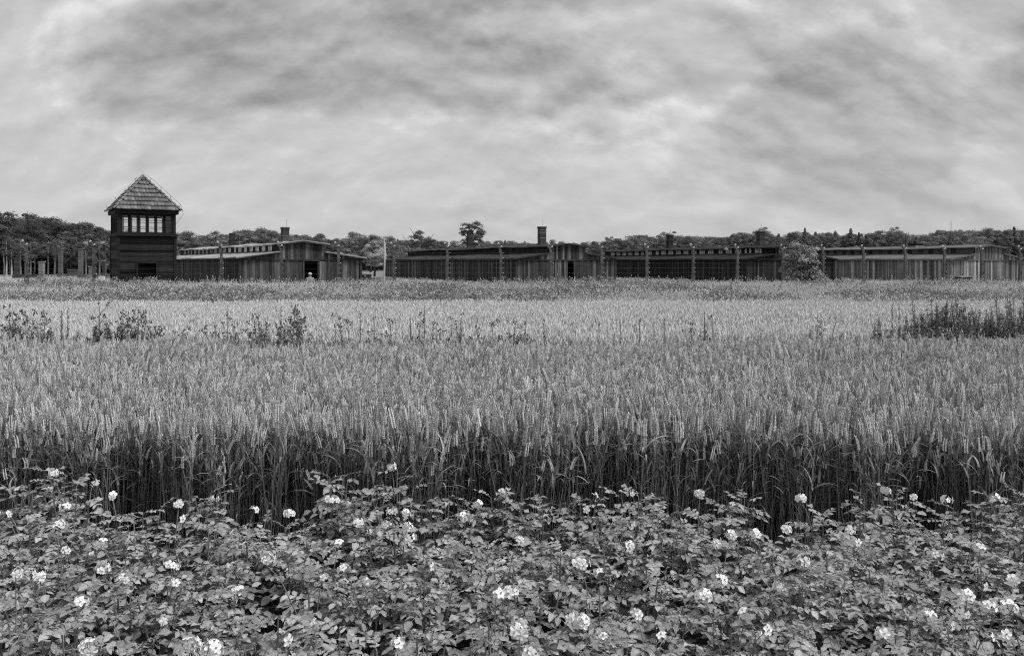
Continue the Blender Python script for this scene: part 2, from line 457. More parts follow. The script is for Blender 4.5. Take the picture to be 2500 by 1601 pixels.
# ------------------------------------------------------------------ watchtower
TX, TY = at(349, 60.5), 60.5
TH = 1.80
tower = empty('watchtower', (TX, TY, 0), R(31), 'dark timber watchtower with glazed lookout cabin and tiled pyramid roof', 'watchtower')
M_tw = mat('tower_boards', 0.034, 0.8, 3, .8, rand=.8, stretch=(.5, .5, 4), bump=.35)
M_tt = mat('tower_trim', 0.022, 0.75, 4, .4, stretch=(4, 4, .5))
M_tile = mat('clay_tile', 0.17, 0.9, 9, .7, rand=.4, bump=.5, n2=(1.3, .5))
Z1, Z2, ZE, ZA = 4.05, 5.52, 5.72, 8.12
def board(Lb, h=.185):
    m = MB(); m.box((0, 0, 0), (Lb, .028, h), 1.0, Matrix.Rotation(R(13), 3, 'X')); return m.mesh('board', M_tw)
b_full = board(2 * TH - .16); b_half = board(TH - .6 - .08)
tr = random.Random(3)
nb = 22
for side in range(4):
    rot = Matrix.Rotation(side * PI / 2, 4, 'Z')
    for k in range(nb):
        z = .12 + k * (Z1 - .15) / nb
        def put(me, x):
            o = link('board', me, tower)
            o.matrix_local = rot @ Matrix.Translation((x, -TH + tr.uniform(-.01, .012), z)) @ Matrix.Rotation(R(tr.uniform(-.25, .25)), 4, 'Y')
        if side == 0 and z < 2.2:
            put(b_half, -(.6 + TH) / 2 + .02); put(b_half, (.6 + TH) / 2 - .02)
        else: put(b_full, 0)
m = MB()
for sx in (-1, 1):
    for sy in (-1, 1): m.box((sx * (TH - .02), sy * (TH - .02), Z1 / 2), (.17, .17, Z1))
m.build('corner_post', M_tt, tower)
m = MB()
for x in (-.62, .62): m.box((x, -TH - .03, 1.12), (.12, .1, 2.25), 1)
m.box((0, -TH - .03, 2.26), (1.36, .1, .1), 1); dfm = m.build('doorway_frame', M_tt, tower)
m = MB()
for k in range(7): m.box((0, -TH + .7, .1 + k * .2), (1.1, .04, .19), 1); 
m.build('inner_boarding', M_tt, dfm)
m = MB()
for s in (-1, 1): m.box((s * .72, -TH + .45, 1.3), (.03, .8, 2.6))
m.box((0, -TH + .8, 1.9), (1.44, .03, 1.1)); m.build('recess_lining', M_tt, dfm)
m = MB(); m.box((0, 0, Z1), (2 * TH + .3, 2 * TH + .3, .12)); m.build('cabin_floor', M_tt, tower)
m = MB()
for sx in (-1, 1):
    for sy in (-1, 1): m.box((sx * (TH - .08), sy * (TH - .08), (Z1 + Z2) / 2), (.2, .2, Z2 - Z1 - .1))
m.build('cabin_post', M_tt, tower)
M_glass = bpy.data.materials.new('window_glass'); M_glass.use_nodes = True
t = M_glass.node_tree; t.nodes.clear()
gp = t.nodes.new('ShaderNodeBsdfTransparent'); gp.inputs[0].default_value = (.96, .96, .96, 1)
gg = t.nodes.new('ShaderNodeBsdfGlossy'); gg.inputs['Roughness'].default_value = .05; gg.inputs[0].default_value = (.9, .9, .9, 1)
gf = t.nodes.new('ShaderNodeFresnel'); gf.inputs[0].default_value = 1.45
gm = t.nodes.new('ShaderNodeMixShader'); go_ = t.nodes.new('ShaderNodeOutputMaterial')
t.links.new(gf.outputs[0], gm.inputs[0]); t.links.new(gp.outputs[0], gm.inputs[1]); t.links.new(gg.outputs[0], gm.inputs[2]); t.links.new(gm.outputs[0], go_.inputs[0])
# window: two casements, three panes high
WW, WHt = .98, Z2 - Z1 - .30
wfm = MB()
for x in (-WW / 2, -.055, .055, WW / 2): wfm.box((x, 0, 0), (.07, .06, WHt))
for z in (-WHt / 2, WHt / 2): wfm.box((0, .002, z), (WW + .05, .055, .07))
for z in (-WHt / 6 - .02, WHt / 6 + .05): wfm.box((0, .004, z), (WW - .05, .04, .035))
wfm = wfm.mesh('window', M_tt)
pnm = MB(); pnm.box((0, 0, 0), (WW / 2 - .09, .008, WHt - .05)); pnm = pnm.mesh('pane', M_glass)
for side in range(4):
    rot = Matrix.Rotation(side * PI / 2, 4, 'Z')
    m = MB(); yy = -TH + .06
    for x in (-1.22, 1.22): pass
    for x in (-1.62, -.56, .56, 1.62): m.box((x, yy, (Z1 + Z2) / 2), (.2 if abs(x) > 1 else .17, .1, Z2 - Z1 - .1))
    m.box((0, yy, Z1 + .12), (2 * TH - .2, .11, .13)); m.box((0, yy, Z2 - .07), (2 * TH - .2, .11, .16))
    o = m.build('cabin_wall', M_tt, tower); o.matrix_local = rot
    for x in (-1.09, 0, 1.09):
        wv = link('window', wfm, tower); wv.matrix_local = rot @ Matrix.Translation((x, yy, (Z1 + Z2) / 2 + .02))
        for q in (-1, 1): link('pane', pnm, wv, (q * WW / 4 + q * .03, 0, 0))
m = MB()
RO = 2.08
m.box((0, 0, Z2 + .03), (2 * TH + .1, 2 * TH + .1, .06))
m.build('cabin_ceiling', M_tt, tower)
m = MB()
for s in (-1, 1):
    m.box((0, s * (RO - .12), ZE - .13), (2 * RO - .24, .05, .2)); m.box((s * (RO - .12), 0, ZE - .13), (.05, 2 * RO - .3, .2))
m.box((0, 0, ZE - .2), (2 * RO - .3, 2 * RO - .3, .03)); m.build('eave_box', M_tt, tower)
m = MB(); m.add([(-RO + .05, -RO + .05, ZE - .04), (RO - .05, -RO + .05, ZE - .04), (RO - .05, RO - .05, ZE - .04), (-RO + .05, RO - .05, ZE - .04), (0, 0, ZA - .08)], [(0, 1, 4), (1, 2, 4), (2, 3, 4), (3, 0, 4)])
roof_o = m.build('roof', mat('roof_under', .03), tower)
# tiles
tw_, rows = .215, 8
slope = math.hypot(RO, ZA - ZE); rl = slope / rows; an = math.atan2(ZA - ZE, RO)
def tile_geo(m, M=None):
    pr = []
    for i in range(7):
        u = -tw_ / 2 + tw_ * i / 6
        pr.append((u, .032 * math.sin(PI * i / 6) if 0 < i < 6 else 0))
    vs = []
    for (yy, lift) in ((0, .075), (rl * 1.08, 0)):
        for (u, h) in pr: vs.append(Vector((u, yy, h + lift)))
    for (u, h) in pr: vs.append(Vector((u, 0, h + lift * 0 + .005)))
    fs = [(i, i + 1, 8 + i, 7 + i) for i in range(6)] + [(14 + i, 15 + i, 1 + i, i) for i in range(6)]
    if M is not None: vs = [M @ q for q in vs]
    m.add(vs, fs)
tm = MB(); tile_geo(tm); tile_me = tm.mesh('roof_tile', M_tile)
for side in range(4):
    rot = Matrix.Rotation(side * PI / 2, 4, 'Z')
    base = rot @ Matrix.Translation((0, -RO - .03, ZE)) @ Matrix.Rotation(an, 4, 'X')
    jm = MB()
    for k in range(rows):
        half = RO * (1 - (k + .35) / rows)
        n = int(2 * half / tw_)
        for i in range(n):
            x = (i - (n - 1) / 2) * tw_
            M = base @ Matrix.Translation((x + tr.uniform(-.006, .006), k * rl + tr.uniform(-.01, .01), tr.uniform(0, .008))) @ Matrix.Rotation(tr.uniform(-.02, .02), 4, 'Z')
            if side in (0, 3): o = link('roof_tile', tile_me, roof_o); o.matrix_local = M
            else: tile_geo(jm, M)
    if side not in (0, 3): tag(jm.build('tiled_slope', M_tile, roof_o), kind='stuff')
hm = MB()
pr = [(.11 * math.cos(PI * i / 6), .075 * math.sin(PI * i / 6)) for i in range(7)]
vs = [(u, 0, h + .035) for u, h in pr] + [(u * .85, .42, h * .85) for u, h in pr] + [(u * .8, 0, h * .6 - .02) for u, h in pr]
hm.add(vs, [(i, i + 1, 8 + i, 7 + i) for i in range(6)] + [(14 + i, 15 + i, 1 + i, i) for i in range(6)])
hip_me = hm.mesh('hip_tile', M_tile)
for side in range(4):
    rot = Matrix.Rotation(side * PI / 2, 4, 'Z')
    p0 = Vector((-RO - .04, -RO - .04, ZE + .03)); p1 = Vector((0, 0, ZA + .04)); d = (p1 - p0)
    q = d.to_track_quat('Y', 'Z').to_matrix().to_4x4(); n = 11
    for k in range(n):
        o = link('hip_tile', hip_me, roof_o); o.matrix_local = rot @ Matrix.Translation(p0 + d * (k / n)) @ q
    m = MB()
    for f in (.06, .3, .55, .82):
        p = p0 + d * f; m.tube([p, p + Vector((-.07, -.07, .24))], .014, 4); m.tube([p + Vector((-.07, -.07, .24)), p + Vector((-.13, -.02, .3))], .012, 4)
    o = m.build('conductor_bracket', M_iron, roof_o); o.matrix_local = rot
    if side in (0, 1):
        m = MB(); off = Vector((-.09, -.09, .26))
        pts = [p1 + Vector((0, 0, .18))] + [p0 + d * f + off for f in (.82, .55, .3, .06)] + [p0 + Vector((-.16, -.1, -.25)), p0 + Vector((.25, .3, -.9)), p0 + Vector((.45, .5, -1.7))]
        m.tube(pts, .009, 4); o = m.build('conductor_wire', M_iron, roof_o); o.matrix_local = rot

# ------------------------------------------------------------------ fence
posts_px = [65, 230, 385, 540, 687, 826, 962, 1093, 1223, 1346, 1469, 1580, 1692, 1800, 1912, 2010, 2108, 2210, 2305, 2397, 2490]
def fenceY(px):
    q = (px - 1250) / F
    return (59 + 15.4 * .2586) / (1 - q * .2586)
lamps = {230: 'twin', 826: 'one', 1469: 'one', 1800: 'arm'}
pm = MB()
secs = [(0, 0, .13), (0, 1.2, .118), (0, 2.3, .102), (0, 2.85, .095), (.03, 3.08, .09), (.1, 3.27, .085), (.2, 3.4, .08), (.32, 3.46, .075)]
vs = []
for i, (o_, z, rr) in enumerate(secs):
    p = secs[max(i - 1, 0)]; n_ = secs[min(i + 1, len(secs) - 1)]
    tx, tz = n_[0] - p[0], n_[1] - p[1]; ln = math.hypot(tx, tz); tx /= ln; tz /= ln
    for (a_, b_) in ((-1, -1), (1, -1), (1, 1), (-1, 1)):
        vs.append((-(o_) + a_ * rr * tz, b_ * rr, z + a_ * rr * tx))
fs = [(i * 4 + j, i * 4 + (j + 1) % 4, (i + 1) * 4 + (j + 1) % 4, (i + 1) * 4 + j) for i in range(len(secs) - 1) for j in range(4)]
fs += [(3, 2, 1, 0), tuple(len(secs) * 4 - 4 + j for j in range(4))]
vs = [(a_ * .88, b_ * .88, c_) for a_, b_, c_ in vs]; pm.add(vs, fs); post_me = pm.mesh('shaft', M_conc)
ins = MB(); ins.tube([(0, 0, 0), (.05, 0, 0), (.06, 0, 0), (.11, 0, 0)], [.025, .025, .05, .04], 6); ins_me = ins.mesh('insulator', M_porc); ins_dk = ins.mesh('insulator', M_pord)
brk = MB(); brk.box((0, 0, 0), (.05, .275, .09)); brk_me = brk.mesh('bracket', M_iron)
WZ = [.45, .8, 1.15, 1.5, 1.85, 2.2, 2.55, 2.9]
fa = math.atan(.2586)
words_for = ['beside the ruined chimneys', 'carrying twin lamps before the watchtower', 'hidden close to the watchtower', 'before the pale-roofed barrack wall', 'before the gable of the pale-roofed barrack',
             'with a dark lamp head near the pale-roofed barrack corner', 'at the near end of the shuttered barrack', 'second along the shuttered barrack wall', 'third along the shuttered barrack wall',
             'at the gable of the shuttered barrack', 'with a small lamp beside the shuttered barrack corner', 'first along the blackened barrack wall', 'second along the blackened barrack wall',
             'with a lamp arm along the blackened barrack', 'touching the leafy bush on its tower side', 'touching the leafy bush on its far side', 'first along the pale-walled barrack', 'second along the pale-walled barrack',
             'third along the pale-walled barrack', 'before the gable of the pale-walled barrack', 'at the very end of the fence']
fence_pts = []
for i, px in enumerate(posts_px):
    Y = fenceY(px); X = at(px, Y)
    fence_pts.append((X, Y))
    if px == 385: continue                     # stands behind the tower: nothing of it shows
    p = empty('fence_post', (X, Y, 0), fa, 'concrete fence post with bent top ' + words_for[i], 'fence post', 'concrete posts of the wire fence')
    lean = rng.uniform(-.012, .012)
    sh = link('shaft', post_me, p, (0, 0, 0), (rng.uniform(-.01, .01), lean, 0), (1, 1, rng.uniform(.985, 1.02)))
    for z in WZ: 
        link('insulator', ins_dk if rng.random() < .8 else ins_me, p, (.09, -.06, z), (0, 0, 0), (.75, .75, .75))
    link('insulator', ins_me, p, (-.26, -.08, 3.5), (0, R(-60), 0), (1.5, 1.5, 1.5)); link('insulator', ins_me, p, (-.05, -.08, 3.33), (0, R(-30), 0), (1.3, 1.3, 1.3))
    for z in (.6, 1.3, 2.0): link('bracket', brk_me, p, (.06, 0, z + .1))
    k = lamps.get(px)
    if k:
        m = MB()
        if k == 'twin':
            m.tube([(0, 0, 3.2), (0, 0, 3.95)], .05, 6)
            for s in (-1, 1):
                m.tube([(0, 0, 3.62), (s * .3, 0, 3.6), (s * .42, 0, 3.52)], .022, 5)
            lo = m.build('lamp_arm', M_iron, p)
            for s in (-1, 1):
                m = MB(); m.tube([(s * .40, 0, 3.56), (s * .44, 0, 3.5), (s * .5, 0, 3.40)], [.05, .15, .2], 10); m.build('lamp_shade', mat('enamel', .2, .5), lo)
        elif k == 'arm':
            m.tube([(0, 0, 3.2), (-.1, 0, 3.5), (-.5, 0, 3.6), (-.85, 0, 3.5), (-.95, 0, 3.35)], .03, 5); lo = m.build('lamp_arm', M_conc, p)
            m = MB(); m.tube([(-.95, 0, 3.38), (-.95, 0, 3.3), (-.95, 0, 3.2)], [.05, .14, .2], 10); m.build('lamp_shade', mat('enamel', .2, .5), lo)
        else:
            m.tube([(-.25, 0, 3.4), (-.42, 0, 3.72), (-.55, 0, 3.74)], .028, 5); lo = m.build('lamp_arm', M_iron, p)
            m = MB(); m.tube([(-.55, 0, 3.78), (-.58, 0, 3.72), (-.66, 0, 3.6)], [.05, .12, .17], 10); m.build('lamp_shade', M_iron, lo)
ordn = ['lowest', 'second lowest', 'third lowest', 'fourth lowest', 'fourth highest', 'third highest', 'second highest', 'highest']
for k, z in enumerate(WZ):
    m = MB(); pts = []
    ca, sa = math.cos(fa), math.sin(fa)
    for j in range(len(fence_pts) - 1):
        (x0, y0), (x1, y1) = fence_pts[j], fence_pts[j + 1]
        for f in (0, .5):
            pts.append((x0 + (x1 - x0) * f + .2 * ca, y0 + (y1 - y0) * f + .2 * sa - .06, z - (.03 if f else 0)))
    m.tube(pts, .006, 3)
    tag(m.build('barbed_wire', M_wire), '%s strand of wire strung between the concrete fence posts' % ordn[k], 'wire', 'wire strands of the fence')

# ------------------------------------------------------------------ ruins and small things left of the tower and between the barracks
def ruin_chimney(px, ytop, Y, wd, label, v, base=None, lean=0):
    X = at(px, Y); h = zat(ytop, Y)
    root = empty('ruined_chimney', (X, Y, 0), R(rng.uniform(-20, 20)), label, 'chimney', 'free-standing brick chimneys of vanished barracks')
    m = MB(); n = int(h / .13)
    for k in range(n):
        z = (k + .5) * h / n; f = 1 if z > .9 else 1.5
        m.box((lean * z + rng.uniform(-.012, .012), rng.uniform(-.012, .012), z), (wd * f, wd * f, h / n - .006), rng.uniform(.75, 1.25))
    m.build('shaft', mat('ruin_brick_%d' % int(v * 100), v, .9, 10, .5, attr=True, bump=.5), root)
    m = MB(); m.box((lean * h, 0, h + .04), (wd + .1, wd + .1, .1)); m.build('cap', mat('ruin_brick_%d' % int(v * 100), v), root)
    if base:
        m = MB()
        for k in range(4): m.box((base / 2, 0, .12 + k * .22), (base, .8, .2), rng.uniform(.7, 1.3))
        m.build('hearth', mat('ruin_brick_%d' % int(v * 100), v), root)
ruin_chimney(42, 632, 100, .55, 'low dark brick chimney stump nearest the picture edge', .07, 2.5)
ruin_chimney(102, 640, 92, .45, 'short pale brick chimney with crumbling top', .24)
ruin_chimney(148, 609, 105, .42, 'tall slender brick chimney beside a birch trunk', .14)
ruin_chimney(197, 609, 98, .42, 'tall mottled brick chimney midway to the lamp post', .15, 3.0)
ruin_chimney(223, 652, 90, .4, 'pale low brick chimney stump just before the lamp post', .22)
ruin_chimney(255, 640, 108, .35, 'thin dark chimney against the watchtower corner', .08)
ruin_chimney(180, 660, 110, 1.1, 'broad block of ruined brickwork between two chimneys', .12)
ruin_chimney(886, 672, 72, 1.3, 'low brick hearth block behind the barrack corner', .07)
def slab_wall(px0, px1, ytop, Y, rows_, label, name, v, cat):
    x0, x1 = at(px0, Y), at(px1, Y); h = zat(ytop, Y)
    root = empty(name, ((x0 + x1) / 2, Y, 0), 0, label, cat)
    m = MB(); m.box((0, 0, h / rows_ / 2 * .9), (x1 - x0, .3, h / rows_ * .86)); me = m.mesh('plank', mat('pale_plank_%d' % int(v * 100), v, .85, 4, .4, rand=.3))
    for k in range(rows_): link('plank', me, root, (rng.uniform(-.1, .1), rng.uniform(-.05, .05), k * h / rows_))
slab_wall(903, 955, 676, 84, 6, 'stack of pale planks beside the tilted white pole', 'plank_stack', .34, 'planks')
slab_wall(240, 253, 671, 88, 1, 'white board standing at the foot of the watchtower', 'notice_board', .75, 'board')
slab_wall(0, 40, 677, 110, 3, 'long low foundation wall by the farthest chimney stump', 'foundation_wall', .3, 'wall')
slab_wall(160, 232, 678, 100, 2, 'low pale foundation wall behind the lamp post', 'foundation_wall', .32, 'wall')
slab_wall(70, 128, 679, 108, 2, 'low foundation wall between the short chimneys', 'foundation_wall', .28, 'wall')
m = MB(); m.tube([(0, 0, 0), (.08, 0, 2.2), (.02, 0, 4.6)], [.09, .08, .05], 7)
pole = empty('wooden_pole', (at(937, 80), 80, 0), 0, 'slim whitish pole standing between the first two barracks', 'pole')
m.build('shaft', mat('peeled_wood', .5, .8, 5, .4, stretch=(3, 3, .5)), pole)
m = MB(); m.add([(.03, 0, 4.4), (.16, .03, 3.9), (.2, .05, 2.9), (.06, 0, 2.4), (.03, .06, 4.4), (.16, .09, 3.9), (.2, .11, 2.9), (.06, .06, 2.4)], [(0, 1, 2, 3), (7, 6, 5, 4), (0, 4, 5, 1), (1, 5, 6, 2), (2, 6, 7, 3), (3, 7, 4, 0)]); m.build('bark_strip', mat('pale_bark', .6), pole)
# dark chest-like box by the right-hand barrack
bx_Y = 66; bx = empty('metal_cabinet', (at(2351, bx_Y), bx_Y, 0), R(14), 'squat black cabinet with pale lid before the pale-walled barrack', 'cabinet')
m = MB(); m.box((0, 0, .6), (1.08, .6, 1.1)); m.build('body', mat('black_paint', .012, .6), bx)
m = MB(); m.box((0, 0, 1.19), (1.2, .72, .07)); m.build('lid', mat('zinc', .3, .6, 5, .2), bx)
m = MB(); m.box((0, -.32, .95), (.05, .04, .12)); m.box((-.46, -.32, 1.0), (.06, .03, .14)); m.build('latch', M_porc, bx)
m = MB(); m.tube([(0, 0, 0), (0, 0, 16)], [.16, .06], 6)
mast = empty('radio_mast', (at(2322, 290), 290, 0), 0, 'thin needle mast rising over the wood', 'mast')
m.build('shaft', mat('mast_grey', .25), mast); m = MB(); m.box((0, 0, .2), (1, 1, .4)); m.build('footing', M_conc, mast)

# ------------------------------------------------------------------ person before the wide doorway
def person(px, Y):
    X = at(px, Y)
    root = empty('person', (X, Y, 0), R(8), 'person with white hair and pale checked shirt standing before the wide doorway', 'person')
    me = bpy.data.meshes.new('body')
    P = [(0, 0, .88), (0, .01, 1.08), (0, .0, 1.28), (0, .0, 1.38), (0, -.01, 1.45), (0, -.02, 1.53),
         (.10, 0, .84), (.11, -.02, .46), (.11, .02, .08), (.11, -.12, .03), (-.10, 0, .84), (-.11, -.02, .46), (-.11, .02, .08), (-.11, -.12, .03),
         (.17, 0, 1.33), (.24, .02, 1.08), (.20, -.12, .88), (.17, -.18, .82), (-.17, 0, 1.33), (-.24, .02, 1.08), (-.20, -.12, .88), (-.17, -.18, .82)]
    rad = [.15, .14, .16, .10, .055, .09, .10, .065, .045, .04, .10, .065, .045, .04, .065, .048, .038, .03, .065, .048, .038, .03]
    E = [(0, 1), (1, 2), (2, 3), (3, 4), (4, 5), (0, 6), (6, 7), (7, 8), (8, 9), (0, 10), (10, 11), (11, 12), (12, 13), (2, 14), (14, 15), (15, 16), (16, 17), (2, 18), (18, 19), (19, 20), (20, 21)]
    me.from_pydata(P, E, [])
    o = link('body', me, root)
    sk = o.modifiers.new('skin', 'SKIN')
    for i, v in enumerate(me.skin_vertices[0].data): v.radius = (rad[i], rad[i] * .85); v.use_root = (i == 0)
    sk.use_smooth_shade = True
    ss = o.modifiers.new('sub', 'SUBSURF'); ss.levels = 1; ss.render_levels = 2
    m_ = bpy.data.materials.new('clothes_and_skin'); m_.use_nodes = True
    t = m_.node_tree; pb = t.nodes['Principled BSDF']; pb.inputs['Roughness'].default_value = .9
    tcn = t.nodes.new('ShaderNodeTexCoord'); sp = t.nodes.new('ShaderNodeSeparateXYZ'); t.links.new(tcn.outputs['Object'], sp.inputs[0])
    rp = t.nodes.new('ShaderNodeValToRGB'); t.links.new(sp.outputs[2], rp.inputs[0])
    mu = t.nodes.new('ShaderNodeMath'); mu.operation = 'MULTIPLY'; mu.inputs[1].default_value = .5
    t.links.new(sp.outputs[2], mu.inputs[0]); t.links.new(mu.outputs[0], rp.inputs[0])
    cr = rp.color_ramp; cr.interpolation = 'CONSTANT'
    cr.elements[0].position = 0; cr.elements[0].color = (.05, .05, .05, 1); cr.elements[1].position = .44; cr.elements[1].color = (.42, .42, .42, 1)
    e_ = cr.elements.new(.705); e_.color = (.32, .32, .32, 1)
    ck = t.nodes.new('ShaderNodeTexChecker'); ck.inputs['Scale'].default_value = 16; ck.inputs[1].default_value = (1, 1, 1, 1); ck.inputs[2].default_value = (.55, .55, .55, 1)
    t.links.new(tcn.outputs['Object'], ck.inputs[0])
    mx = t.nodes.new('ShaderNodeMix'); mx.data_type = 'RGBA'; mx.blend_type = 'MULTIPLY'; mx.inputs[0].default_value = 1
    t.links.new(rp.outputs[0], mx.inputs[6]); t.links.new(ck.outputs[0], mx.inputs[7]); t.links.new(mx.outputs[2], pb.inputs['Base Color'])
    me.materials.append(m_)
    m = MB()                                   # hair: a cap over the back and crown of the head
    rings = 5; seg = 10; vs = [(0, .0, 1.66)]
    for i in range(1, rings + 1):
        th = i / rings * R(105)
        for j in range(seg):
            ph = 2 * PI * j / seg; rr = .105 * math.sin(th) * (1.05 if math.sin(ph) > -.3 else .93)
            vs.append((rr * math.cos(ph), -.01 + rr * math.sin(ph), 1.55 + .115 * math.cos(th) + (.05 if math.sin(ph) < -.3 and i > 3 else 0)))
    fs = [(0, 1 + j, 1 + (j + 1) % seg) for j in range(seg)] + [(1 + i * seg + j, 1 + (i + 1) * seg + j, 1 + (i + 1) * seg + (j + 1) % seg, 1 + i * seg + (j + 1) % seg) for i in range(rings - 1) for j in range(seg)]
    m.add(vs, fs); m.build('hair', mat('white_hair', .55, .8), root, smooth=True)
person(757, 50)

# ------------------------------------------------------------------ trees
def rand_unit(r):
    z = r.uniform(-1, 1); a = r.uniform(0, 2 * PI); q = math.sqrt(1 - z * z)
    return Vector((q * math.cos(a), q * math.sin(a), z))
def crown_mesh(name, seed, w_, h0, h1, clumps, per, leaf, m_, shape='round', gap=0.0):
    """leaf faces gathered in clumps spread through the crown's volume; unit height tree: h0..h1 is the crown"""
    r = random.Random(seed); mb = MB(); cs = []
    for k in range(clumps):
        for _ in range(30):
            d = rand_unit(r); q = r.uniform(.45, 1.0) ** .6
            fz = d.z * q
            if shape == 'round': c = Vector((d.x * q * w_, d.y * q * w_, (h0 + h1) / 2 + fz * (h1 - h0) / 2))
            elif shape == 'cone':
                u = r.random() ** .9; c = Vector((d.x * w_ * (1 - u) * q, d.y * w_ * (1 - u) * q, h0 + (h1 - h0) * u))
            else:
                u = r.random(); wv = w_ * (.75 + .35 * math.sin(u * 5 + seed)) * (1 - .35 * u)
                c = Vector((d.x * wv * q, d.y * wv * q, h0 + (h1 - h0) * u))
            if gap == 0 or all((c - o).length > gap for o in cs): break
        if shape == 'cone' and k < 14: c = Vector((0, 0, h0 + (h1 - h0) * k / 13))
        cs.append(c)
    for c in cs:
        cr_ = r.uniform(.55, 1.1) * w_ * (.42 if shape != 'cone' else .12 + .36 * max(0, (h1 - c.z) / (h1 - h0))); tn = r.uniform(.65, 1.4)
        for j in range(per):
            d = rand_unit(r)
            if d.z < -.3: d.z *= -.6
            p = c + Vector((d.x, d.y, d.z * .75)) * cr_ * r.uniform(.55, 1.05)
            nrm = (d * 1.5 + rand_unit(r) * .6 + Vector((0, 0, .3))).normalized()
            a = nrm.cross(rand_unit(r)).normalized(); b = nrm.cross(a)
            s = leaf * r.uniform(.6, 1.3)
            mb.add([p - a * s, p - b * s * .6, p + a * s, p + b * s * .6], [(0, 1, 2, 3)], tn * r.uniform(.8, 1.2))
    return mb.mesh(name, m_)
def trunk_mesh(name, seed, h, rad, m_, limbs=7, w_=.25, top=.85, lean=.0):
    r = random.Random(seed); mb = MB()
    pts = [(lean * h * (i / 6) ** 2 + r.uniform(-.01, .01) * h, r.uniform(-.01, .01) * h, h * top * i / 6) for i in range(7)]
    mb.tube(pts, [rad * (1 - .8 * i / 6) for i in range(7)], 7)
    for k in range(limbs):
        i = r.randint(2, 5); p = Vector(pts[i]); a = r.uniform(0, 2 * PI); l = r.uniform(.5, 1) * w_
        mb.tube([p, p + Vector((math.cos(a) * l * .6, math.sin(a) * l * .6, l * .5)), p + Vector((math.cos(a) * l, math.sin(a) * l, l * 1.1))], [rad * .4, rad * .25, rad * .08], 5)
    return mb.mesh(name, m_, smooth=True)
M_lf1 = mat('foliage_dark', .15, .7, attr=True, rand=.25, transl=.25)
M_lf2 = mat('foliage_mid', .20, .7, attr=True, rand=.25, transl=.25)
M_lf0 = mat('foliage_darkest', .11, .75, attr=True, rand=.25, transl=.2)  # darkest leaf tone: left wood, birches and the dark single trees
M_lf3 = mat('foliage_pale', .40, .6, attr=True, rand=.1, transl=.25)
M_bark = mat('bark', .05, .9, 6, .4)
M_birch = mat('birch_bark', .35, .8, 3, .6, stretch=(1, 1, 3), rand=.6)
# unit-height trees (1 m tall, scaled up)
kinds = []
for i, (sh, w_, h0, cl, gp_) in enumerate([('round', .30, .25, 46, .1), ('round', .36, .22, 52, .1), ('col', .22, .2, 44, 0), ('round', .27, .3, 42, .1), ('col', .26, .15, 48, 0), ('cone', .20, .12, 120, 0)]):
    kinds.append((crown_mesh('crown', 40 + i, w_, h0, 1.0 - w_ * .2, cl, 120, .0135, M_lf1 if i in (2, 5) else M_lf2, sh, gp_), trunk_mesh('trunk', 60 + i, 1.0, .016, M_bark, 6, .16)))
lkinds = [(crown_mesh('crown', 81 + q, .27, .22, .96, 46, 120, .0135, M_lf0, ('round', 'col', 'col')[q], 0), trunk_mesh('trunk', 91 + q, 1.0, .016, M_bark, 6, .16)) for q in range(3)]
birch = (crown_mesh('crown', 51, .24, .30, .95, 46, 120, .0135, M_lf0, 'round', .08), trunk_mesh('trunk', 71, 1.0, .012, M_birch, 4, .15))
prof = [(-80, 520), (0, 524), (60, 524), (130, 527), (165, 540), (200, 545), (250, 552), (330, 558), (430, 562), (480, 572), (540, 570), (570, 560), (620, 556), (660, 556), (690, 566), (740, 568), (800, 580), (850, 576), (880, 570), (920, 570), (950, 578), (1000, 582), (1100, 588), (1200, 582), (1260, 584), (1320, 588), (1400, 588), (1470, 588), (1520, 574), (1580, 570), (1680, 570), (1760, 576), (1800, 566), (1860, 564), (1930, 566), (2000, 560), (2050, 568), (2120, 562), (2200, 562), (2240, 570), (2270, 562), (2330, 558), (2420, 556), (2500, 554), (2600, 552)]
def skyline(px): return float(np.interp(px, [p[0] for p in prof], [p[1] for p in prof]))
def wood_depth(px): return float(np.interp(px, [-100, 260, 430, 900, 1100, 1500, 2600], [165, 170, 235, 245, 270, 300, 290]))
def plant_tree(nm, X, Y, h, wide, kd, label, group, rz=None):
    t_ = empty(nm, (X, Y, 0), rng.uniform(0, 6.28) if rz is None else rz, label, 'tree', group)
    t_.scale = (h * wide, h * wide, h)
    link('trunk', kd[1], t_); link('crown', kd[0], t_)
    return t_
tg = 'trees along the front of the wood'
tree_n = {}
px = -60.0
far_pts = []
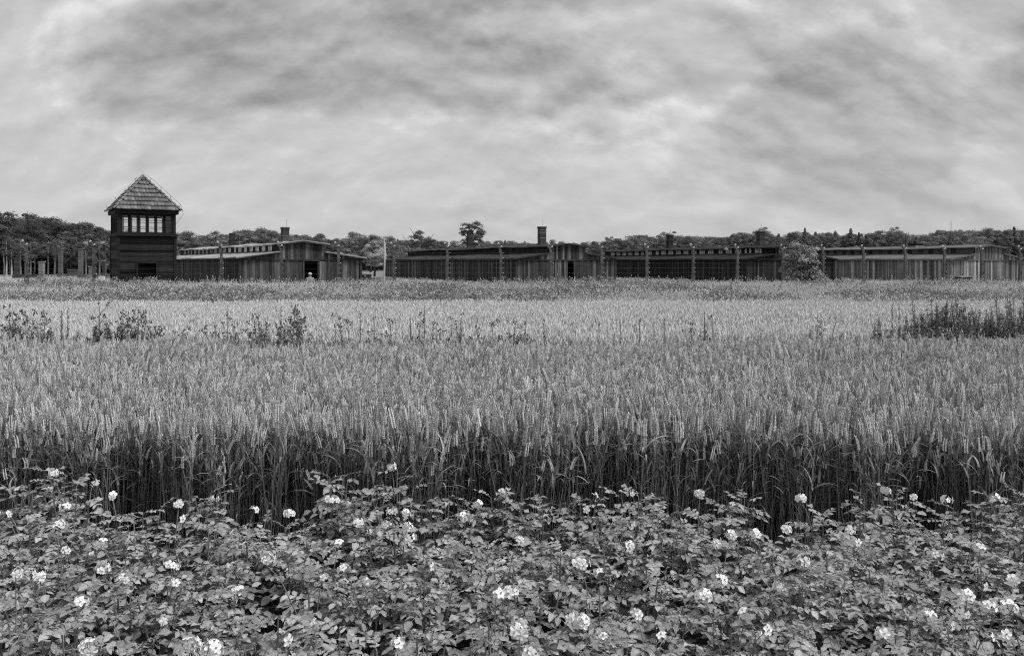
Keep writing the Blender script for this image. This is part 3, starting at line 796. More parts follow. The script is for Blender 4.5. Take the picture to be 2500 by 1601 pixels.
while px < 2580:
    Y = wood_depth(px) + rng.uniform(-6, 6)
    h = zat(skyline(px) + (rng.uniform(-4, 10) if rng.random() < .8 else rng.uniform(-13, -5)), Y)
    if px < 262:
        kd = birch if rng.random() < .5 else lkinds[rng.choice((0, 1, 2))]
        nm, lb = ('birch_tree', 'slender birch of the tall wood behind the ruined chimneys') if kd is birch else ('broadleaf_tree', 'dark broad tree of the tall wood behind the ruined chimneys')
        wide = rng.uniform(.9, 1.25)
    else:
        if px > 1900 and rng.random() < .35: kd = kinds[5]; nm = 'conifer_tree'; lb = 'pointed dark conifer of the wood over the pale-walled barrack'
        else:
            kd = kinds[rng.choice((0, 1, 2, 3, 4, 2, 4) if px > 1480 else (0, 1, 2, 3, 4))]; nm = 'broadleaf_tree'
            lb = 'round tree of the wood over the pale-roofed barrack' if px < 900 else ('low round tree of the wood over the shuttered barrack' if px < 1480 else 'full-crowned tree of the wood over the two far barracks')
        wide = rng.uniform(.75, 1.3)
    tree_n[lb] = tree_n.get(lb, 0) + 1
    lb += ', %s from the picture edge' % ordw(tree_n[lb]) if px < 262 else ', %s along' % ordw(tree_n[lb])
    if not 285 < px < 415: plant_tree(nm, at(px, Y), Y, h, wide, kd, lb, tg)
    for q in range(3):
        Yq = Y + 8 + q * 9; pq = px + rng.uniform(-14, 14)
        far_pts.append((at(pq, Yq), Yq, zat(skyline(pq) + rng.uniform(0, 12), Yq), rng.randint(0, 5)))
    px += rng.uniform(15, 25) * (1.0 if px > 262 else .9)
tag(scatter('distant_woods', [(a, b, 0) for a, b, c, d in far_pts], [(0, 0, rng.uniform(0, 6)) for _ in far_pts], [(c * 1.15, c * 1.15, c) for a, b, c, d in far_pts], [d for *_, d in far_pts], [k[0] for k in kinds]),
    'mass of treetops closing the wood behind the front trees', 'woods', kind='stuff')
# under-storey along the foot of the wood
M_under = mat('undergrowth_leaves', .10, .8, attr=True, rand=.3)
um = crown_mesh('undergrowth_clump', 90, .5, 0, .9, 26, 40, .06, M_under)
up = []
for _ in range(420):
    pq = rng.uniform(-60, 2580); Yq = wood_depth(pq) + rng.uniform(2, 20); s_ = rng.uniform(2.5, 5.0) * (1 if pq > 270 else .55)
    up.append((at(pq, Yq), Yq, s_))
tag(scatter('undergrowth', [(a, b, 0) for a, b, c in up], [(0, 0, rng.uniform(0, 6)) for _ in up], [(c * 1.5, c * 1.5, c) for a, b, c in up], [0] * len(up), [um]), 'dark bushes filling the foot of the wood', 'undergrowth', kind='stuff')
# single trees that stand out
def own_tree(nm, px, ytop, Y, wpx, label, m_, seed, h0, clumps, per, leaf, trunk_m=M_bark, shape='round', gap=.0):
    h = zat(ytop, Y); w_ = wpx / 2 * Y / F
    t_ = empty(nm, (at(px, Y), Y, 0), 0, label, 'tree')
    link('trunk', trunk_mesh('trunk', seed, h, .03 * h, trunk_m, 9, w_ * .9), t_)
    link('crown', crown_mesh('crown', seed, w_ * .78, h * h0, h - w_ * .25, clumps, per, leaf, m_, shape, gap), t_)
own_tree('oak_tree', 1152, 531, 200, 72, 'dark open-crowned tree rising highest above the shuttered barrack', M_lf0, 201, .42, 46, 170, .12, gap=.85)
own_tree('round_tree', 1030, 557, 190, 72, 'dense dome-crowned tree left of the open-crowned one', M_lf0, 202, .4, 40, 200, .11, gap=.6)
own_tree('round_tree', 1010, 590, 165, 110, 'broad mid-grey tree below the dome-crowned one', M_lf2, 208, .1, 50, 190, .10, gap=.5)  # leaves in the mid foliage tone
own_tree('pale_tree', 915, 579, 140, 72, 'light-leaved tree between the first two barracks', M_lf3, 203, .2, 60, 190, .09, gap=.4)
own_tree('round_tree', 905, 568, 210, 60, 'dark crown peeping above the light-leaved tree', M_lf1, 204, .35, 34, 200, .11, gap=.6)
own_tree('shrub_tree', 838, 600, 130, 90, 'pale bushy tree above the sloping end of the pale-roofed barrack', M_lf2, 205, .05, 44, 190, .09, gap=.5)
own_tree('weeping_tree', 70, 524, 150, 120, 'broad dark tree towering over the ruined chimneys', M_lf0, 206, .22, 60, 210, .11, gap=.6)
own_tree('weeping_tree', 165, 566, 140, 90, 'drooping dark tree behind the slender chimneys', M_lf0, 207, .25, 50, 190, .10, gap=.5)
own_tree('pale_tree', 238, 580, 145, 70, 'mid-grey feathery tree touching the watchtower side', M_lf2, 209, .2, 44, 190, .10, gap=.5)
# birch trunks of the wood that stand clear
for i, (px, yt, Y, ln) in enumerate([(16, 640, 135, .0), (29, 640, 138, .01), (50, 610, 132, .0), (133, 612, 128, -.012), (118, 640, 140, .0), (145, 640, 136, .0), (243, 640, 135, .0), (258, 640, 136, .0), (270, 640, 138, .0), (75, 640, 142, 0), (210, 640, 140, .01)]):
    h = zat(yt, Y) + (3.4 if yt > 630 else 1.6)
    t_ = empty('birch_tree', (at(px, Y), Y, 0), 0, ['pale thin birch at the edge of the picture', 'pale thin birch second from the picture edge', 'birch behind the first fence post', 'bright tilted birch trunk beside the slender chimney', 'birch close behind the short pale chimney', 'birch touching the slender chimney', 'birch just past the lamp post', 'second birch past the lamp post', 'birch against the watchtower wall', 'birch between post and short pale chimney', 'birch behind the mottled chimney'][i], 'tree', 'birches at the wood edge')
    mb = MB(); mb.tube([(-ln * 60 * (k / 6) ** 1.5 * .3, rng.uniform(-.05, .05), h * k / 6) for k in range(7)], [.13 * (1 - .75 * k / 6) for k in range(7)], 6)
    mb.build('trunk', M_birch, t_)
    link('crown', crown_mesh('crown', 300 + i, 1.3, h * .5, h, 22, 110, .09, M_lf0), t_)

# ------------------------------------------------------------------ bush at the fence
def bush(px, ytop, Y, wpx, label, m_, seed, clumps, per, leaf, name='leafy_bush', cat='bush'):
    h = zat(ytop, Y); w_ = wpx / 2 * Y / F
    b = empty(name, (at(px, Y), Y, 0), 0, label, cat)
    r = random.Random(seed); m = MB()
    for k in range(9):
        a = r.uniform(0, 6.28); l = r.uniform(.4, .8)
        m.tube([(0, 0, 0), (math.cos(a) * w_ * l * .5, math.sin(a) * w_ * l * .5, h * .45), (math.cos(a) * w_ * l, math.sin(a) * w_ * l, h * .85)], [.05, .035, .012], 5)
    m.build('stem', M_bark, b)
    link('foliage', crown_mesh('foliage', seed, w_ * .8, 0.05 * h, h - w_ * .12, clumps, per, leaf, m_), b)
M_bush = mat('bush_leaves', .26, .5, attr=True, transl=.25, spec=.4)
bush(1960, 583, 66, 112, 'tall leafy bush growing up against the fence', M_bush, 411, 72, 120, .085)
bush(1990, 665, 66, 90, 'low spreading bush under the tall leafy one', M_bush, 402, 44, 60, .09)
bush(2062, 676, 64, 60, 'small pale bramble at the foot of the pale-walled barrack', mat('bramble_leaves', .3, .5, attr=True, transl=.3), 403, 26, 50, .07, 'bramble_bush')
bush(895, 688, 50, 90, 'dark rounded weed clump in the verge between the first two barracks', mat('verge_shrub', .22, .7, attr=True, transl=.2), 404, 34, 60, .06, 'verge_bush')
bush(1400, 690, 46, 60, 'dark weed clump in the verge below the narrow doorway', mat('verge_shrub', .11), 405, 30, 50, .055, 'verge_bush')
bush(30, 705, 44, 80, 'dark weed clump in the verge under the first fence post', mat('verge_shrub', .11), 406, 30, 50, .055, 'verge_bush')

# ------------------------------------------------------------------ grasses
def blade(mb, base, az, ln, bend, wd, tone, up=1.0, seg=4):
    """a ribbon leaf that arches over"""
    p = Vector(base); d = Vector((math.cos(az) * .25, math.sin(az) * .25, up)).normalized(); side = Vector((-math.sin(az), math.cos(az), 0))
    vs = []
    for i in range(seg + 1):
        f = i / seg; ww = wd * (1 - f ** 2 * .92)
        vs += [p - side * ww, p + side * ww]
        d = (d + Vector((math.cos(az), math.sin(az), -1.0)) * bend * (0.4 + f) / seg).normalized()
        p = p + d * ln / seg
    mb.add(vs, [(2 * i, 2 * i + 1, 2 * i + 3, 2 * i + 2) for i in range(seg)], tone)
M_wheat = mat('wheat', .56, .65, attr=True, rand=.5, transl=.2, spec=.3)
M_barley = mat('pale_cereal', .70, .7, attr=True, rand=.2, transl=.25)
def wheat_proto(seed, lod=0):
    r = random.Random(seed); mb = MB(); h = .80
    lx, ly = r.uniform(-.03, .03), r.uniform(-.03, .03)
    st = [(lx * f * f, ly * f * f, h * f) for f in (0, .33, .66, 1)]
    mb.tube(st, [.0024, .0022, .002, .0016], 3, .48, cap=False)
    p = Vector(st[-1]); d = Vector((lx * 2 + r.uniform(-.05, .05), ly * 2 + r.uniform(-.05, .05), 1)).normalized()
    el = r.uniform(.10, .13); sa = r.uniform(0, PI); sv = Vector((math.cos(sa), math.sin(sa), 0)); nod = r.uniform(.0, .25); az = r.uniform(0, 6.28)
    if lod == 0:
        nsp = 10
        for k in range(nsp):
            for s in (-1, 1):
                q = p + d * (el * (k + .3 * (s > 0)) / nsp); wv = .0069 * (1 if k < nsp - 3 else .7)
                mb.octa(q + sv * s * .0042, (d * .021 + sv * s * .0065), wv, r.uniform(.88, 1.15) * (1.0 if k % 2 else .92))
            d = (d + Vector((math.cos(az), math.sin(az), 0)) * nod / nsp).normalized()
        nl = r.randint(2, 3)
        for k in range(nl):
            f = r.uniform(.25, .88) if k else r.uniform(.7, .92); b = Vector(st[0]).lerp(Vector(st[-1]), f)
            blade(mb, b, r.uniform(0, 6.28), r.uniform(.14, .26), r.uniform(.9, 2.2), r.uniform(.004, .0085), r.uniform(.18, .55), 1.0, 6)
    else:
        mb.octa(p, d * el * 1.0, .0115, r.uniform(.85, 1.2), 4)
        for k in range(2):
            b = Vector(st[0]).lerp(Vector(st[-1]), r.uniform(.4, .9)); blade(mb, b, r.uniform(0, 6.28), r.uniform(.15, .25), r.uniform(.9, 2), .006, r.uniform(.4, .7), 1.0, 3)
    return mb
def field(y0, y1, dens, margin=.6):
    a_ = (y1 - y0) * (.582 * (y0 + y1) + 2 * margin); n = int(a_ * dens * 1.0)
    ymax = .582 * y1 + margin
    Y = y0 + (y1 - y0) * nrng.random(int(n * 1.9)); X = (nrng.random(len(Y)) * 2 - 1) * ymax
    k = np.abs(X) < .582 * Y + margin
    return X[k], Y[k]
def put_field(name, X, Y, hs, protos, lean=.07, label=None, cat=None, wide=None):
    n = len(X)
    lx_ = .22 * (vnoise(X * .55, Y * .55, 31) - .5); ly_ = .22 * (vnoise(X * .55, Y * .55, 32) - .5)
    lean = lean * np.where(nrng.random(n) < .06, 3.2, 1.0)
    rots = np.stack([nrng.normal(0, 1, n) * lean + lx_, nrng.normal(0, 1, n) * lean + ly_ + .02, nrng.random(n) * 6.283], 1)
    wd = np.ones(n) if wide is None else wide
    scl = np.stack([wd, wd, hs], 1)
    o = scatter(name, np.stack([X, Y, np.zeros(n)], 1), rots, scl, nrng.integers(0, len(protos), n), protos)
    return tag(o, label, cat, kind='stuff')
X, Y = field(6.55, 13.9, 440)
edge = 6.75 + .35 * (vnoise(X * 1.3, Y * 0 + 3, 1) - .5) + .25 * (vnoise(X * 5, Y * 0, 2) - .5)
back = 13.4 + 1.2 * (vnoise(X * .6, Y * 0 + 9, 3) - .5) + nrng.normal(0, .25, len(X))
k = (Y > edge) & (Y < back); X, Y = X[k], Y[k]
near_e = np.clip((Y - edge[k]) / .9, 0, 1)
hs = (1.0 + .14 * (vnoise(X * .8, Y * .8, 4) - .5) + .08 * (vnoise(X * .35, Y * .35, 14) - .5) + nrng.normal(0, .05, len(X))) * np.where(nrng.random(len(X)) < .10, .84, 1.0)
hs = hs * (1.0 - (1 - near_e) * nrng.random(len(X)) ** 4 * .35)
hs = hs * 1.10 * (1.0 - .12 * np.clip((Y - 12.3) / 1.2, 0, 1) * nrng.random(len(X)))
put_field('wheat_field', X, Y, hs, [wheat_proto(500 + i).mesh('wheat_stalk', M_wheat) for i in range(12)], .06, 'dense standing wheat with bearded ears behind the flowering potatoes', 'wheat', nrng.uniform(.95, 1.25, len(X)))
X, Y = field(15.2, 30.6, 135, 1.2)
k = Y < 30.0 + 1.0 * (vnoise(X * .5, Y * 0 + 1, 8) - .5); X, Y = X[k], Y[k]
hs = 1.03 + .08 * (vnoise(X * .5, Y * .5, 5) - .5) + nrng.normal(0, .05, len(X))
put_field('cereal_field', X, Y, hs, [wheat_proto(520 + i, 1).mesh('cereal_stalk', M_barley) for i in range(6)], .09, 'pale ripening cereal stretching back to the grassy verge', 'cereal', nrng.uniform(1.0, 1.5, len(X)))
# grassy strip between the two crops and the verge in front of the fence
M_gr = mat('verge_grass', .66, .75, attr=True, rand=.2, transl=.25)
M_wd = mat('verge_weeds', .34, .75, attr=True, rand=.35, transl=.25)
def tuft_proto(seed, n, spread, hmin, hmax, wd, weedy=False):
    r = random.Random(seed); mb = MB()
    for k in range(n):
        a = r.uniform(0, 6.28); q = spread * math.sqrt(r.random()); ln = r.uniform(hmin, hmax)
        blade(mb, (math.cos(a) * q, math.sin(a) * q, 0), r.uniform(0, 6.28), ln, r.uniform(.1, .9), wd * r.uniform(.7, 1.3), r.uniform(.6, 1.25), 1.6, 3)
        if r.random() < .35:
            e_ = Vector((math.cos(a) * q * 1.4, math.sin(a) * q * 1.4, ln * .95)); mb.tube([(math.cos(a) * q, math.sin(a) * q, 0), e_], .003, 3, .7, cap=False); mb.octa(e_, Vector((0, 0, .09)), .012, r.uniform(.75, 1.15))
    if weedy:
        for k in range(22):
            z = r.uniform(.15, hmax); a = r.uniform(0, 6.28); q = spread * r.random()
            nrm = (rand_unit(r) + Vector((0, 0, .8))).normalized(); u = nrm.cross(rand_unit(r)).normalized() * .045; v_ = nrm.cross(u).normalized() * .022
            c = Vector((math.cos(a) * q, math.sin(a) * q, z)); mb.add([c - u, c - v_, c + u, c + v_], [(0, 1, 2, 3)], r.uniform(.6, 1.4))
    return mb
grass_p = [tuft_proto(600 + i, 12, .16, .55, .95, .006).mesh('grass_tuft', M_gr) for i in range(4)]
weed_p = [tuft_proto(610 + i, 8, .16, .5, .9, .008, True).mesh('weed_tuft', M_wd) for i in range(4)]
X, Y = field(29.6, 58, 30, 2)
n = len(X); pv = vnoise(X * .35, Y * .25, 6); 
rots = np.stack([nrng.normal(0, .08, n), nrng.normal(0, .08, n), nrng.random(n) * 6.28], 1)
hs = .70 + .5 * vnoise(X * .3, Y * .3, 7) + .22 * vnoise(X * 1.4, Y * 1.4, 27) + nrng.normal(0, .1, n)
idx = np.where(nrng.random(n) < np.clip((pv - .38) * 3.2, .06, .95), nrng.integers(4, 8, n), nrng.integers(0, 4, n))
wsc = nrng.uniform(1.0, 1.5, n)
hs = hs + np.where((Y > 47) & (nrng.random(n) < .09), nrng.uniform(.05, .5, n), 0)
hs = np.where(Y > 44, hs * .9, hs)
tag(scatter('verge_grass', np.stack([X, Y, np.zeros(n)], 1), rots, np.stack([wsc, wsc, np.clip(hs, .5, 1.6)], 1), idx, grass_p + weed_p), 'rough tall grass and weeds filling the verge before the fence', 'grass', kind='stuff')
X, Y = field(58, 112, 7, 3)
bar = [(-16.3, 68.5, 31, 39.5), (4.72, 75.8, 24, 40.2), (25.9, 82.0, 19.2, 36.5), (44.6, 82.5, 22, 40)]
keep = np.ones(len(X), bool)
for (bx_, by_, a_, l_) in bar:
    ca, sa = math.cos(R(a_)), math.sin(R(a_)); dx, dy = X - bx_, Y - by_; lx = dx * ca + dy * sa; ly = -dx * sa + dy * ca
    keep &= ~((np.abs(lx) < HW + .6) & (ly > -.5) & (ly < l_ + .6))
dx, dy = X - TX, Y - TY; keep &= ~((np.abs(dx) < 2.9) & (np.abs(dy) < 2.9))
X, Y = X[keep], Y[keep]; n = len(X)
hs = nrng.uniform(.35, .7, n); ws2 = nrng.uniform(1.6, 2.6, n)
tag(scatter('meadow_grass', np.stack([X, Y, np.zeros(n)], 1), np.stack([np.zeros(n), np.zeros(n), nrng.random(n) * 6.28], 1), np.stack([ws2, ws2, hs], 1), nrng.integers(0, 4, n), grass_p), 'short meadow grass around the barracks and chimneys', 'grass', kind='stuff')
X, Y = field(12.9, 15.6, 34, 1); n = len(X); ws2 = nrng.uniform(.8, 1.3, n)
tag(scatter('strip_grass', np.stack([X, Y, np.zeros(n)], 1), np.stack([nrng.normal(0, .1, n), nrng.normal(0, .1, n), nrng.random(n) * 6.28], 1), np.stack([ws2, ws2, nrng.uniform(.6, 1.0, n)], 1), nrng.integers(0, 4, n), grass_p), 'light grass on the strip between the two crops', 'grass', kind='stuff')

# ------------------------------------------------------------------ single weeds on the strip
M_ws = mat('weed_stem', .22, .8); M_wt = mat('thicket_leaf', .17, .7, attr=True, rand=.35, transl=.2); M_wl = mat('weed_leaf', .28, .7, attr=True, rand=.35, transl=.2); M_wh = mat('weed_seed_head', .12, .9, attr=True)
M_um = mat('umbel_white', .75, .7, attr=True)
def leaf4(mb, c, d, ln, wd, tone):
    d = d.normalized(); s_ = d.cross(Vector((0, 0, 1)))
    s_ = s_.normalized() if s_.length > .01 else Vector((1, 0, 0))
    up_ = s_.cross(d)
    mb.add([c, c + d * ln * .45 + s_ * wd + up_ * ln * .05, c + d * ln - up_ * ln * .18, c + d * ln * .45 - s_ * wd + up_ * ln * .05, c + d * ln * .5], [(0, 1, 4), (1, 2, 4), (2, 3, 4), (3, 0, 4)], tone)
def weed(kind, px, ytop, Y, label, group, seed, wpx=40, lm=None, lw=1.0, few=1.0):
    r = random.Random(seed); h = zat(ytop, Y); X = at(px, Y)
    nm = {'thistle': 'thistle', 'spike': 'dock_weed', 'bushy': 'bushy_weed', 'umbel': 'umbel_plant'}[kind]
    root = empty(nm, (X, Y, 0), r.uniform(0, 6), label, 'weed', group)
    st, lf, hd = MB(), MB(), MB()
    nst = {'thistle': 3 if few > .9 else 2, 'spike': 1, 'bushy': 10, 'umbel': 4}[kind]
    for s_ in range(nst):
        a = r.uniform(0, 6.28); sp = wpx / 2 * Y / F * (r.uniform(.3, 1.0) if nst > 1 else .0); hh = h * (1 if s_ == 0 else r.uniform(.7, .97))
        top = Vector((math.cos(a) * sp, math.sin(a) * sp, hh)); midp = Vector((math.cos(a) * sp * .6, math.sin(a) * sp * .6, hh * .6))
        st.tube([(0, 0, 0), midp, top], [.012, .009, .004], 4)
        if kind in ('thistle', 'umbel'):
            for b in range(int(r.randint(5, 7) * few)):
                f = r.uniform(.62, .95); p = midp.lerp(top, (f - .6) / .4); aa = r.uniform(0, 6.28); l = r.uniform(.06, .16)
                e_ = p + Vector((math.cos(aa) * l, math.sin(aa) * l, l * r.uniform(.6, 1.3))); st.tube([p, e_], [.005, .003], 3)
                for c in range(r.randint(3, 5)):
                    q = e_ + rand_unit(r) * .03
                    if kind == 'thistle': hd.octa(q, Vector((r.uniform(-.01, .01), r.uniform(-.01, .01), .036)), .015, r.uniform(.7, 1.4), 5)
                    else:
                        for z_ in range(4):
                            d = rand_unit(r); d.z = abs(d.z) * .3 - .1; hd.octa(q + Vector((d.x, d.y, d.z)) * .022, Vector((0, 0, .012)), .011, r.uniform(.8, 1.1), 5)
            for c in range(3): hd.octa(top + rand_unit(r) * .03, Vector((0, 0, .04)), .017, r.uniform(.7, 1.3), 5)
            nlf = 26 if kind == 'thistle' else 14
            for b in range(nlf):
                f = r.uniform(.25, .85); p = Vector((0, 0, 0)).lerp(midp, f / .6) if f < .6 else midp.lerp(top, (f - .6) / .4); aa = r.uniform(0, 6.28)
                leaf4(lf, p, Vector((math.cos(aa), math.sin(aa), r.uniform(.1, .8))), r.uniform(.10, .24) * (1.2 - f * .6), .011, r.uniform(.7, 1.4))
        elif kind == 'spike':
            for b in range(70):
                f = r.uniform(.3, 1); p = Vector((0, 0, 0)).lerp(midp, f / .6) if f < .6 else midp.lerp(top, (f - .6) / .4); aa = r.uniform(0, 6.28); ln = .10 * (1.15 - f) + .02
                leaf4(lf, p, Vector((math.cos(aa), math.sin(aa), r.uniform(.2, 1))), ln, .012, r.uniform(.6, 1.3))
                if f > .5 and b % 2: hd.octa(p + Vector((math.cos(aa), math.sin(aa), 0)) * .012, Vector((0, 0, .018)), .010, r.uniform(.7, 1.3))
        else:
            for b in range(int(85 * few)):
                f = r.uniform(.2, 1); p = Vector((0, 0, 0)).lerp(midp, f / .6) if f < .6 else midp.lerp(top, (f - .6) / .4); aa = r.uniform(0, 6.28)
                leaf4(lf, p, Vector((math.cos(aa), math.sin(aa), r.uniform(-.1, .9))), r.uniform(.07, .17) * (1.35 - f * .8), .013 * lw, r.uniform(.6, 1.4))
    st.build('stem', M_ws, root); tag(lf.build('foliage', lm or M_wl, root), kind='stuff')
    if hd.v: tag(hd.build('flower_heads', M_um if kind == 'umbel' else M_wh, root), kind='stuff')
wg = 'weeds on the strip between the crops'
wl = [('thistle', 25, 748, 14.4, 60), ('bushy', 15, 790, 14.2, 70), ('bushy', 60, 795, 14.4, 70), ('thistle', 62, 765, 14.6, 50), ('thistle', 92, 772, 14.4, 50), ('bushy', 105, 800, 14.3, 60), ('spike', 150, 757, 14.6, 20), ('spike', 166, 748, 14.5, 20),
      ('bushy', 160, 812, 14.3, 50), ('thistle', 246, 746, 14.5, 50), ('bushy', 235, 795, 14.2, 60), ('bushy', 262, 800, 14.3, 60), ('thistle', 300, 762, 14.5, 50), ('bushy', 300, 798, 14.3, 70), ('thistle', 338, 763, 14.6, 50), ('bushy', 345, 805, 14.3, 60), ('thistle', 362, 790, 14.4, 30),
      ('thistle', 400, 803, 14.4, 50), ('thistle', 437, 805, 14.3, 50), ('bushy', 435, 818, 14.2, 40), ('thistle', 495, 800, 14.4, 60), ('bushy', 480, 815, 14.3, 50), ('thistle', 530, 798, 14.4, 40), ('thistle', 558, 768, 14.5, 30), ('thistle', 565, 797, 14.3, 40),
      ('bushy', 620, 820, 14.3, 60), ('thistle', 640, 768, 14.8, 50), ('spike', 686, 750, 14.5, 20), ('bushy', 655, 800, 14.3, 60), ('bushy', 708, 790, 14.4, 70), ('thistle', 700, 765, 14.6, 60), ('bushy', 725, 805, 14.3, 50), ('thistle', 735, 750, 15.0, 30),
      ('thistle', 812, 797, 14.4, 40), ('thistle', 845, 778, 14.5, 40), ('spike', 880, 764, 14.6, 16), ('thistle', 917, 780, 14.5, 30), ('thistle', 950, 790, 14.5, 40), ('spike', 1002, 775, 14.5, 16), ('thistle', 1022, 768, 14.6, 20), ('spike', 1036, 748, 14.6, 14), ('spike', 1057, 786, 14.5, 16),
      ('thistle', 1070, 793, 14.5, 30), ('thistle', 1105, 770, 14.6, 50), ('bushy', 1118, 800, 14.5, 40), ('thistle', 1160, 800, 14.5, 30), ('thistle', 1216, 790, 14.5, 40), ('thistle', 1247, 788, 14.5, 30), ('thistle', 1277, 792, 14.5, 24), ('spike', 1328, 776, 14.6, 24),
      ('spike', 1515, 788, 14.6, 12), ('spike', 1562, 778, 14.6, 12), ('spike', 1622, 778, 14.6, 12), ('spike', 1720, 760, 14.6, 20), ('thistle', 1742, 775, 14.6, 40), ('thistle', 1690, 792, 14.6, 20),
      ('umbel', 2003, 765, 14.8, 50), ('bushy', 1990, 812, 14.4, 40), ('spike', 2178, 745, 15.0, 16), ('spike', 2195, 742, 15.0, 16)]
seqn = {}
places = [(0, 'at the picture edge'), (130, 'among the first two clumps from the edge'), (210, 'in the tall clump below the watchtower'), (380, 'in the gap below the pale-roofed barrack'), (600, 'in the dark clump below the wide doorway'), (780, 'below the slim white pole'), (990, 'below the open-crowned tree'), (1180, 'below the tall barrack chimney'), (1480, 'below the blackened barrack'), (1960, 'below the leafy bush'), (2150, 'beside the dense dark weed thicket')]
kw = {'thistle': 'thistle with dark flower heads', 'spike': 'narrow upright dock', 'bushy': 'low bushy dark weed', 'umbel': 'weed with white flower umbels'}
for i, (k_, px, yt, Y, wp) in enumerate(wl):
    pl = [p for x_, p in places if px >= x_][-1]
    key = (k_, pl); seqn[key] = seqn.get(key, 0) + 1
    o_ = ['first', 'second', 'third', 'fourth', 'fifth', 'sixth'][seqn[key] - 1]
    if k_ == 'bushy': wp *= 1.7; yt -= 8
    weed(k_, px, yt, Y, '%s, %s %s' % (kw[k_], o_, pl), wg, 700 + i, wp, None, 1.0, .55 if 380 < px < 600 or 780 < px < 1900 else 1.6)
# dense dark thicket at the right
thn = 0
tw_rng = random.Random(77)
cols = [2150, 2185, 2215, 2240, 2262, 2285, 2308, 2330, 2352, 2375, 2398, 2420, 2442, 2464, 2486, 2505, 2270, 2320, 2300, 2370, 2410, 2450, 2480, 2250, 2345, 2245, 2268, 2292, 2315, 2338, 2362, 2385, 2405, 2428, 2455, 2475, 2498, 2235, 2355]
for i, px in enumerate(cols):
    dens = px > 2225
    yt = {0: 732, 1: 750, 2: 766}[i % 3] if dens else 782
    if i > 24: yt = 792 - 14 * (i % 2)
    if px in (2285, 2486, 2442): yt = 716
    weed('bushy', px + tw_rng.uniform(-6, 6), yt, 14.3 + tw_rng.uniform(0, 2.6), 'dark leafy weed of the dense thicket, %s from its tower side' % ordw(sorted(cols).index(px) + 1), 'dark thicket weeds', 800 + i, 80, M_wt, 1.3, .95)
# bent reed stalks
for i, (pts, lab) in enumerate([([(2028, 850), (2036, 800), (2042, 787), (2055, 783), (2066, 796)], 'bent dark grass stem arching over beside the white umbels'), ([(2040, 858), (2052, 825), (2061, 811), (2070, 812)], 'snapped dark grass stem near the white umbels')]):
    Y = 13.6; m = MB(); p3 = [(at(a_, Y) - at(pts[0][0], Y), 0, zat(b_, Y)) for a_, b_ in pts]
    m.tube([(p3[0][0] - .03, 0, 0)] + p3, [.007] * 3 + [.006] * (len(p3) - 3) + [.004], 5)
    root = empty('bent_stalk', (at(pts[0][0], Y), Y, 0), 0, lab, 'grass stem')
    m.build('stem', M_ws, root); m = MB(); blade(m, p3[1], .3, .3, 1.2, .008, 1.0); m.build('blade', M_wl, root)

# ------------------------------------------------------------------ potatoes in flower
M_pl = mat('potato_leaf', .31, .42, 70, .3, attr=True, rand=.3, transl=.15, spec=.5, bump=.55)
M_ps = mat('potato_stem', .2, .6, attr=True)
M_pet = mat('potato_petal', .9, .6, attr=True, transl=.12, rand=.1)
M_anth = mat('potato_anther', .4, .6)
def leaflet(mb, org, d, nrm, ln, wd, droop, tone, r):
    """folded ovate blade: midrib and two wings, drooping to a point"""
    d = d.normalized(); s_ = nrm.cross(d).normalized(); nrm = d.cross(s_).normalized()
    prof_ = (.04, .62, .95, 1.0, .80, .45, 0.0); n = len(prof_); vs = []; tn = []
    fold = r.uniform(.1, .6); wav = r.uniform(-.4, .4)
    p = Vector(org)
    for i, q in enumerate(prof_):
        f = i / (n - 1); ww = wd * q
        rise = nrm * (ww * fold)
        vs += [p - s_ * ww + rise + nrm * wav * ww * math.sin(f * 9), p, p + s_ * ww + rise - nrm * wav * ww * math.sin(f * 9 + 1)]
        tn += [tone, tone * 1.25, tone * .97]
        d = (d - nrm * droop / n).normalized(); nrm = (nrm + d * droop / n).normalized()
        p = p + d * ln / (n - 1)
    fs = []
    for i in range(n - 1):
        b = i * 3; fs += [(b, b + 1, b + 4, b + 3), (b + 1, b + 2, b + 5, b + 4)]
    mb.add(vs, fs, tn)
def compound(seed):
    r = random.Random(seed); mb = MB(); ln = .17
    pts = []; p = Vector((0, 0, 0)); d = Vector((1, 0, r.uniform(.2, .5))).normalized(); ds = []
    bend = r.uniform(.25, .7)
    for i in range(9):
        pts.append(p.copy()); ds.append(d.copy()); d = (d + Vector((0, r.uniform(-.05, .05), -bend / 9))).normalized(); p = p + d * ln / 8
    mb.tube(pts, [.0032] * 3 + [.0026] * 3 + [.0018] * 3, 4, .9)
    pairs = [(2, .045), (4, .06), (6, .066)]
    up = Vector((0, 0, 1))
    for i, l in pairs:
        for s in (-1, 1):
            side = ds[i].cross(up) * s
            dd = (side * 1.0 + ds[i] * r.uniform(.35, .7) + up * r.uniform(-.15, .25)).normalized()
            l2 = l * r.uniform(.85, 1.2)
            leaflet(mb, pts[i], dd, (up + side * r.uniform(-.5, .5) + ds[i] * r.uniform(-.45, .45)).normalized(), l2, l2 * r.uniform(.25, .32), r.uniform(.1, .55), r.uniform(.7, 1.3), r)
        if i > 2:
            for s in (-1, 1):
                if r.random() < .7: leaflet(mb, pts[i - 1], (ds[i].cross(up) * s + ds[i] * .5), up, .018, .007, .3, 1.0, r)
    leaflet(mb, pts[-1], ds[-1], (up + Vector((0, r.uniform(-.3, .3), 0))).normalized(), .082 * r.uniform(.9, 1.15), .028, r.uniform(.1, .5), r.uniform(.8, 1.3), r)
    return mb.mesh('leaf', [M_pl], smooth=True)
leaf_me = [compound(900 + i) for i in range(24)]
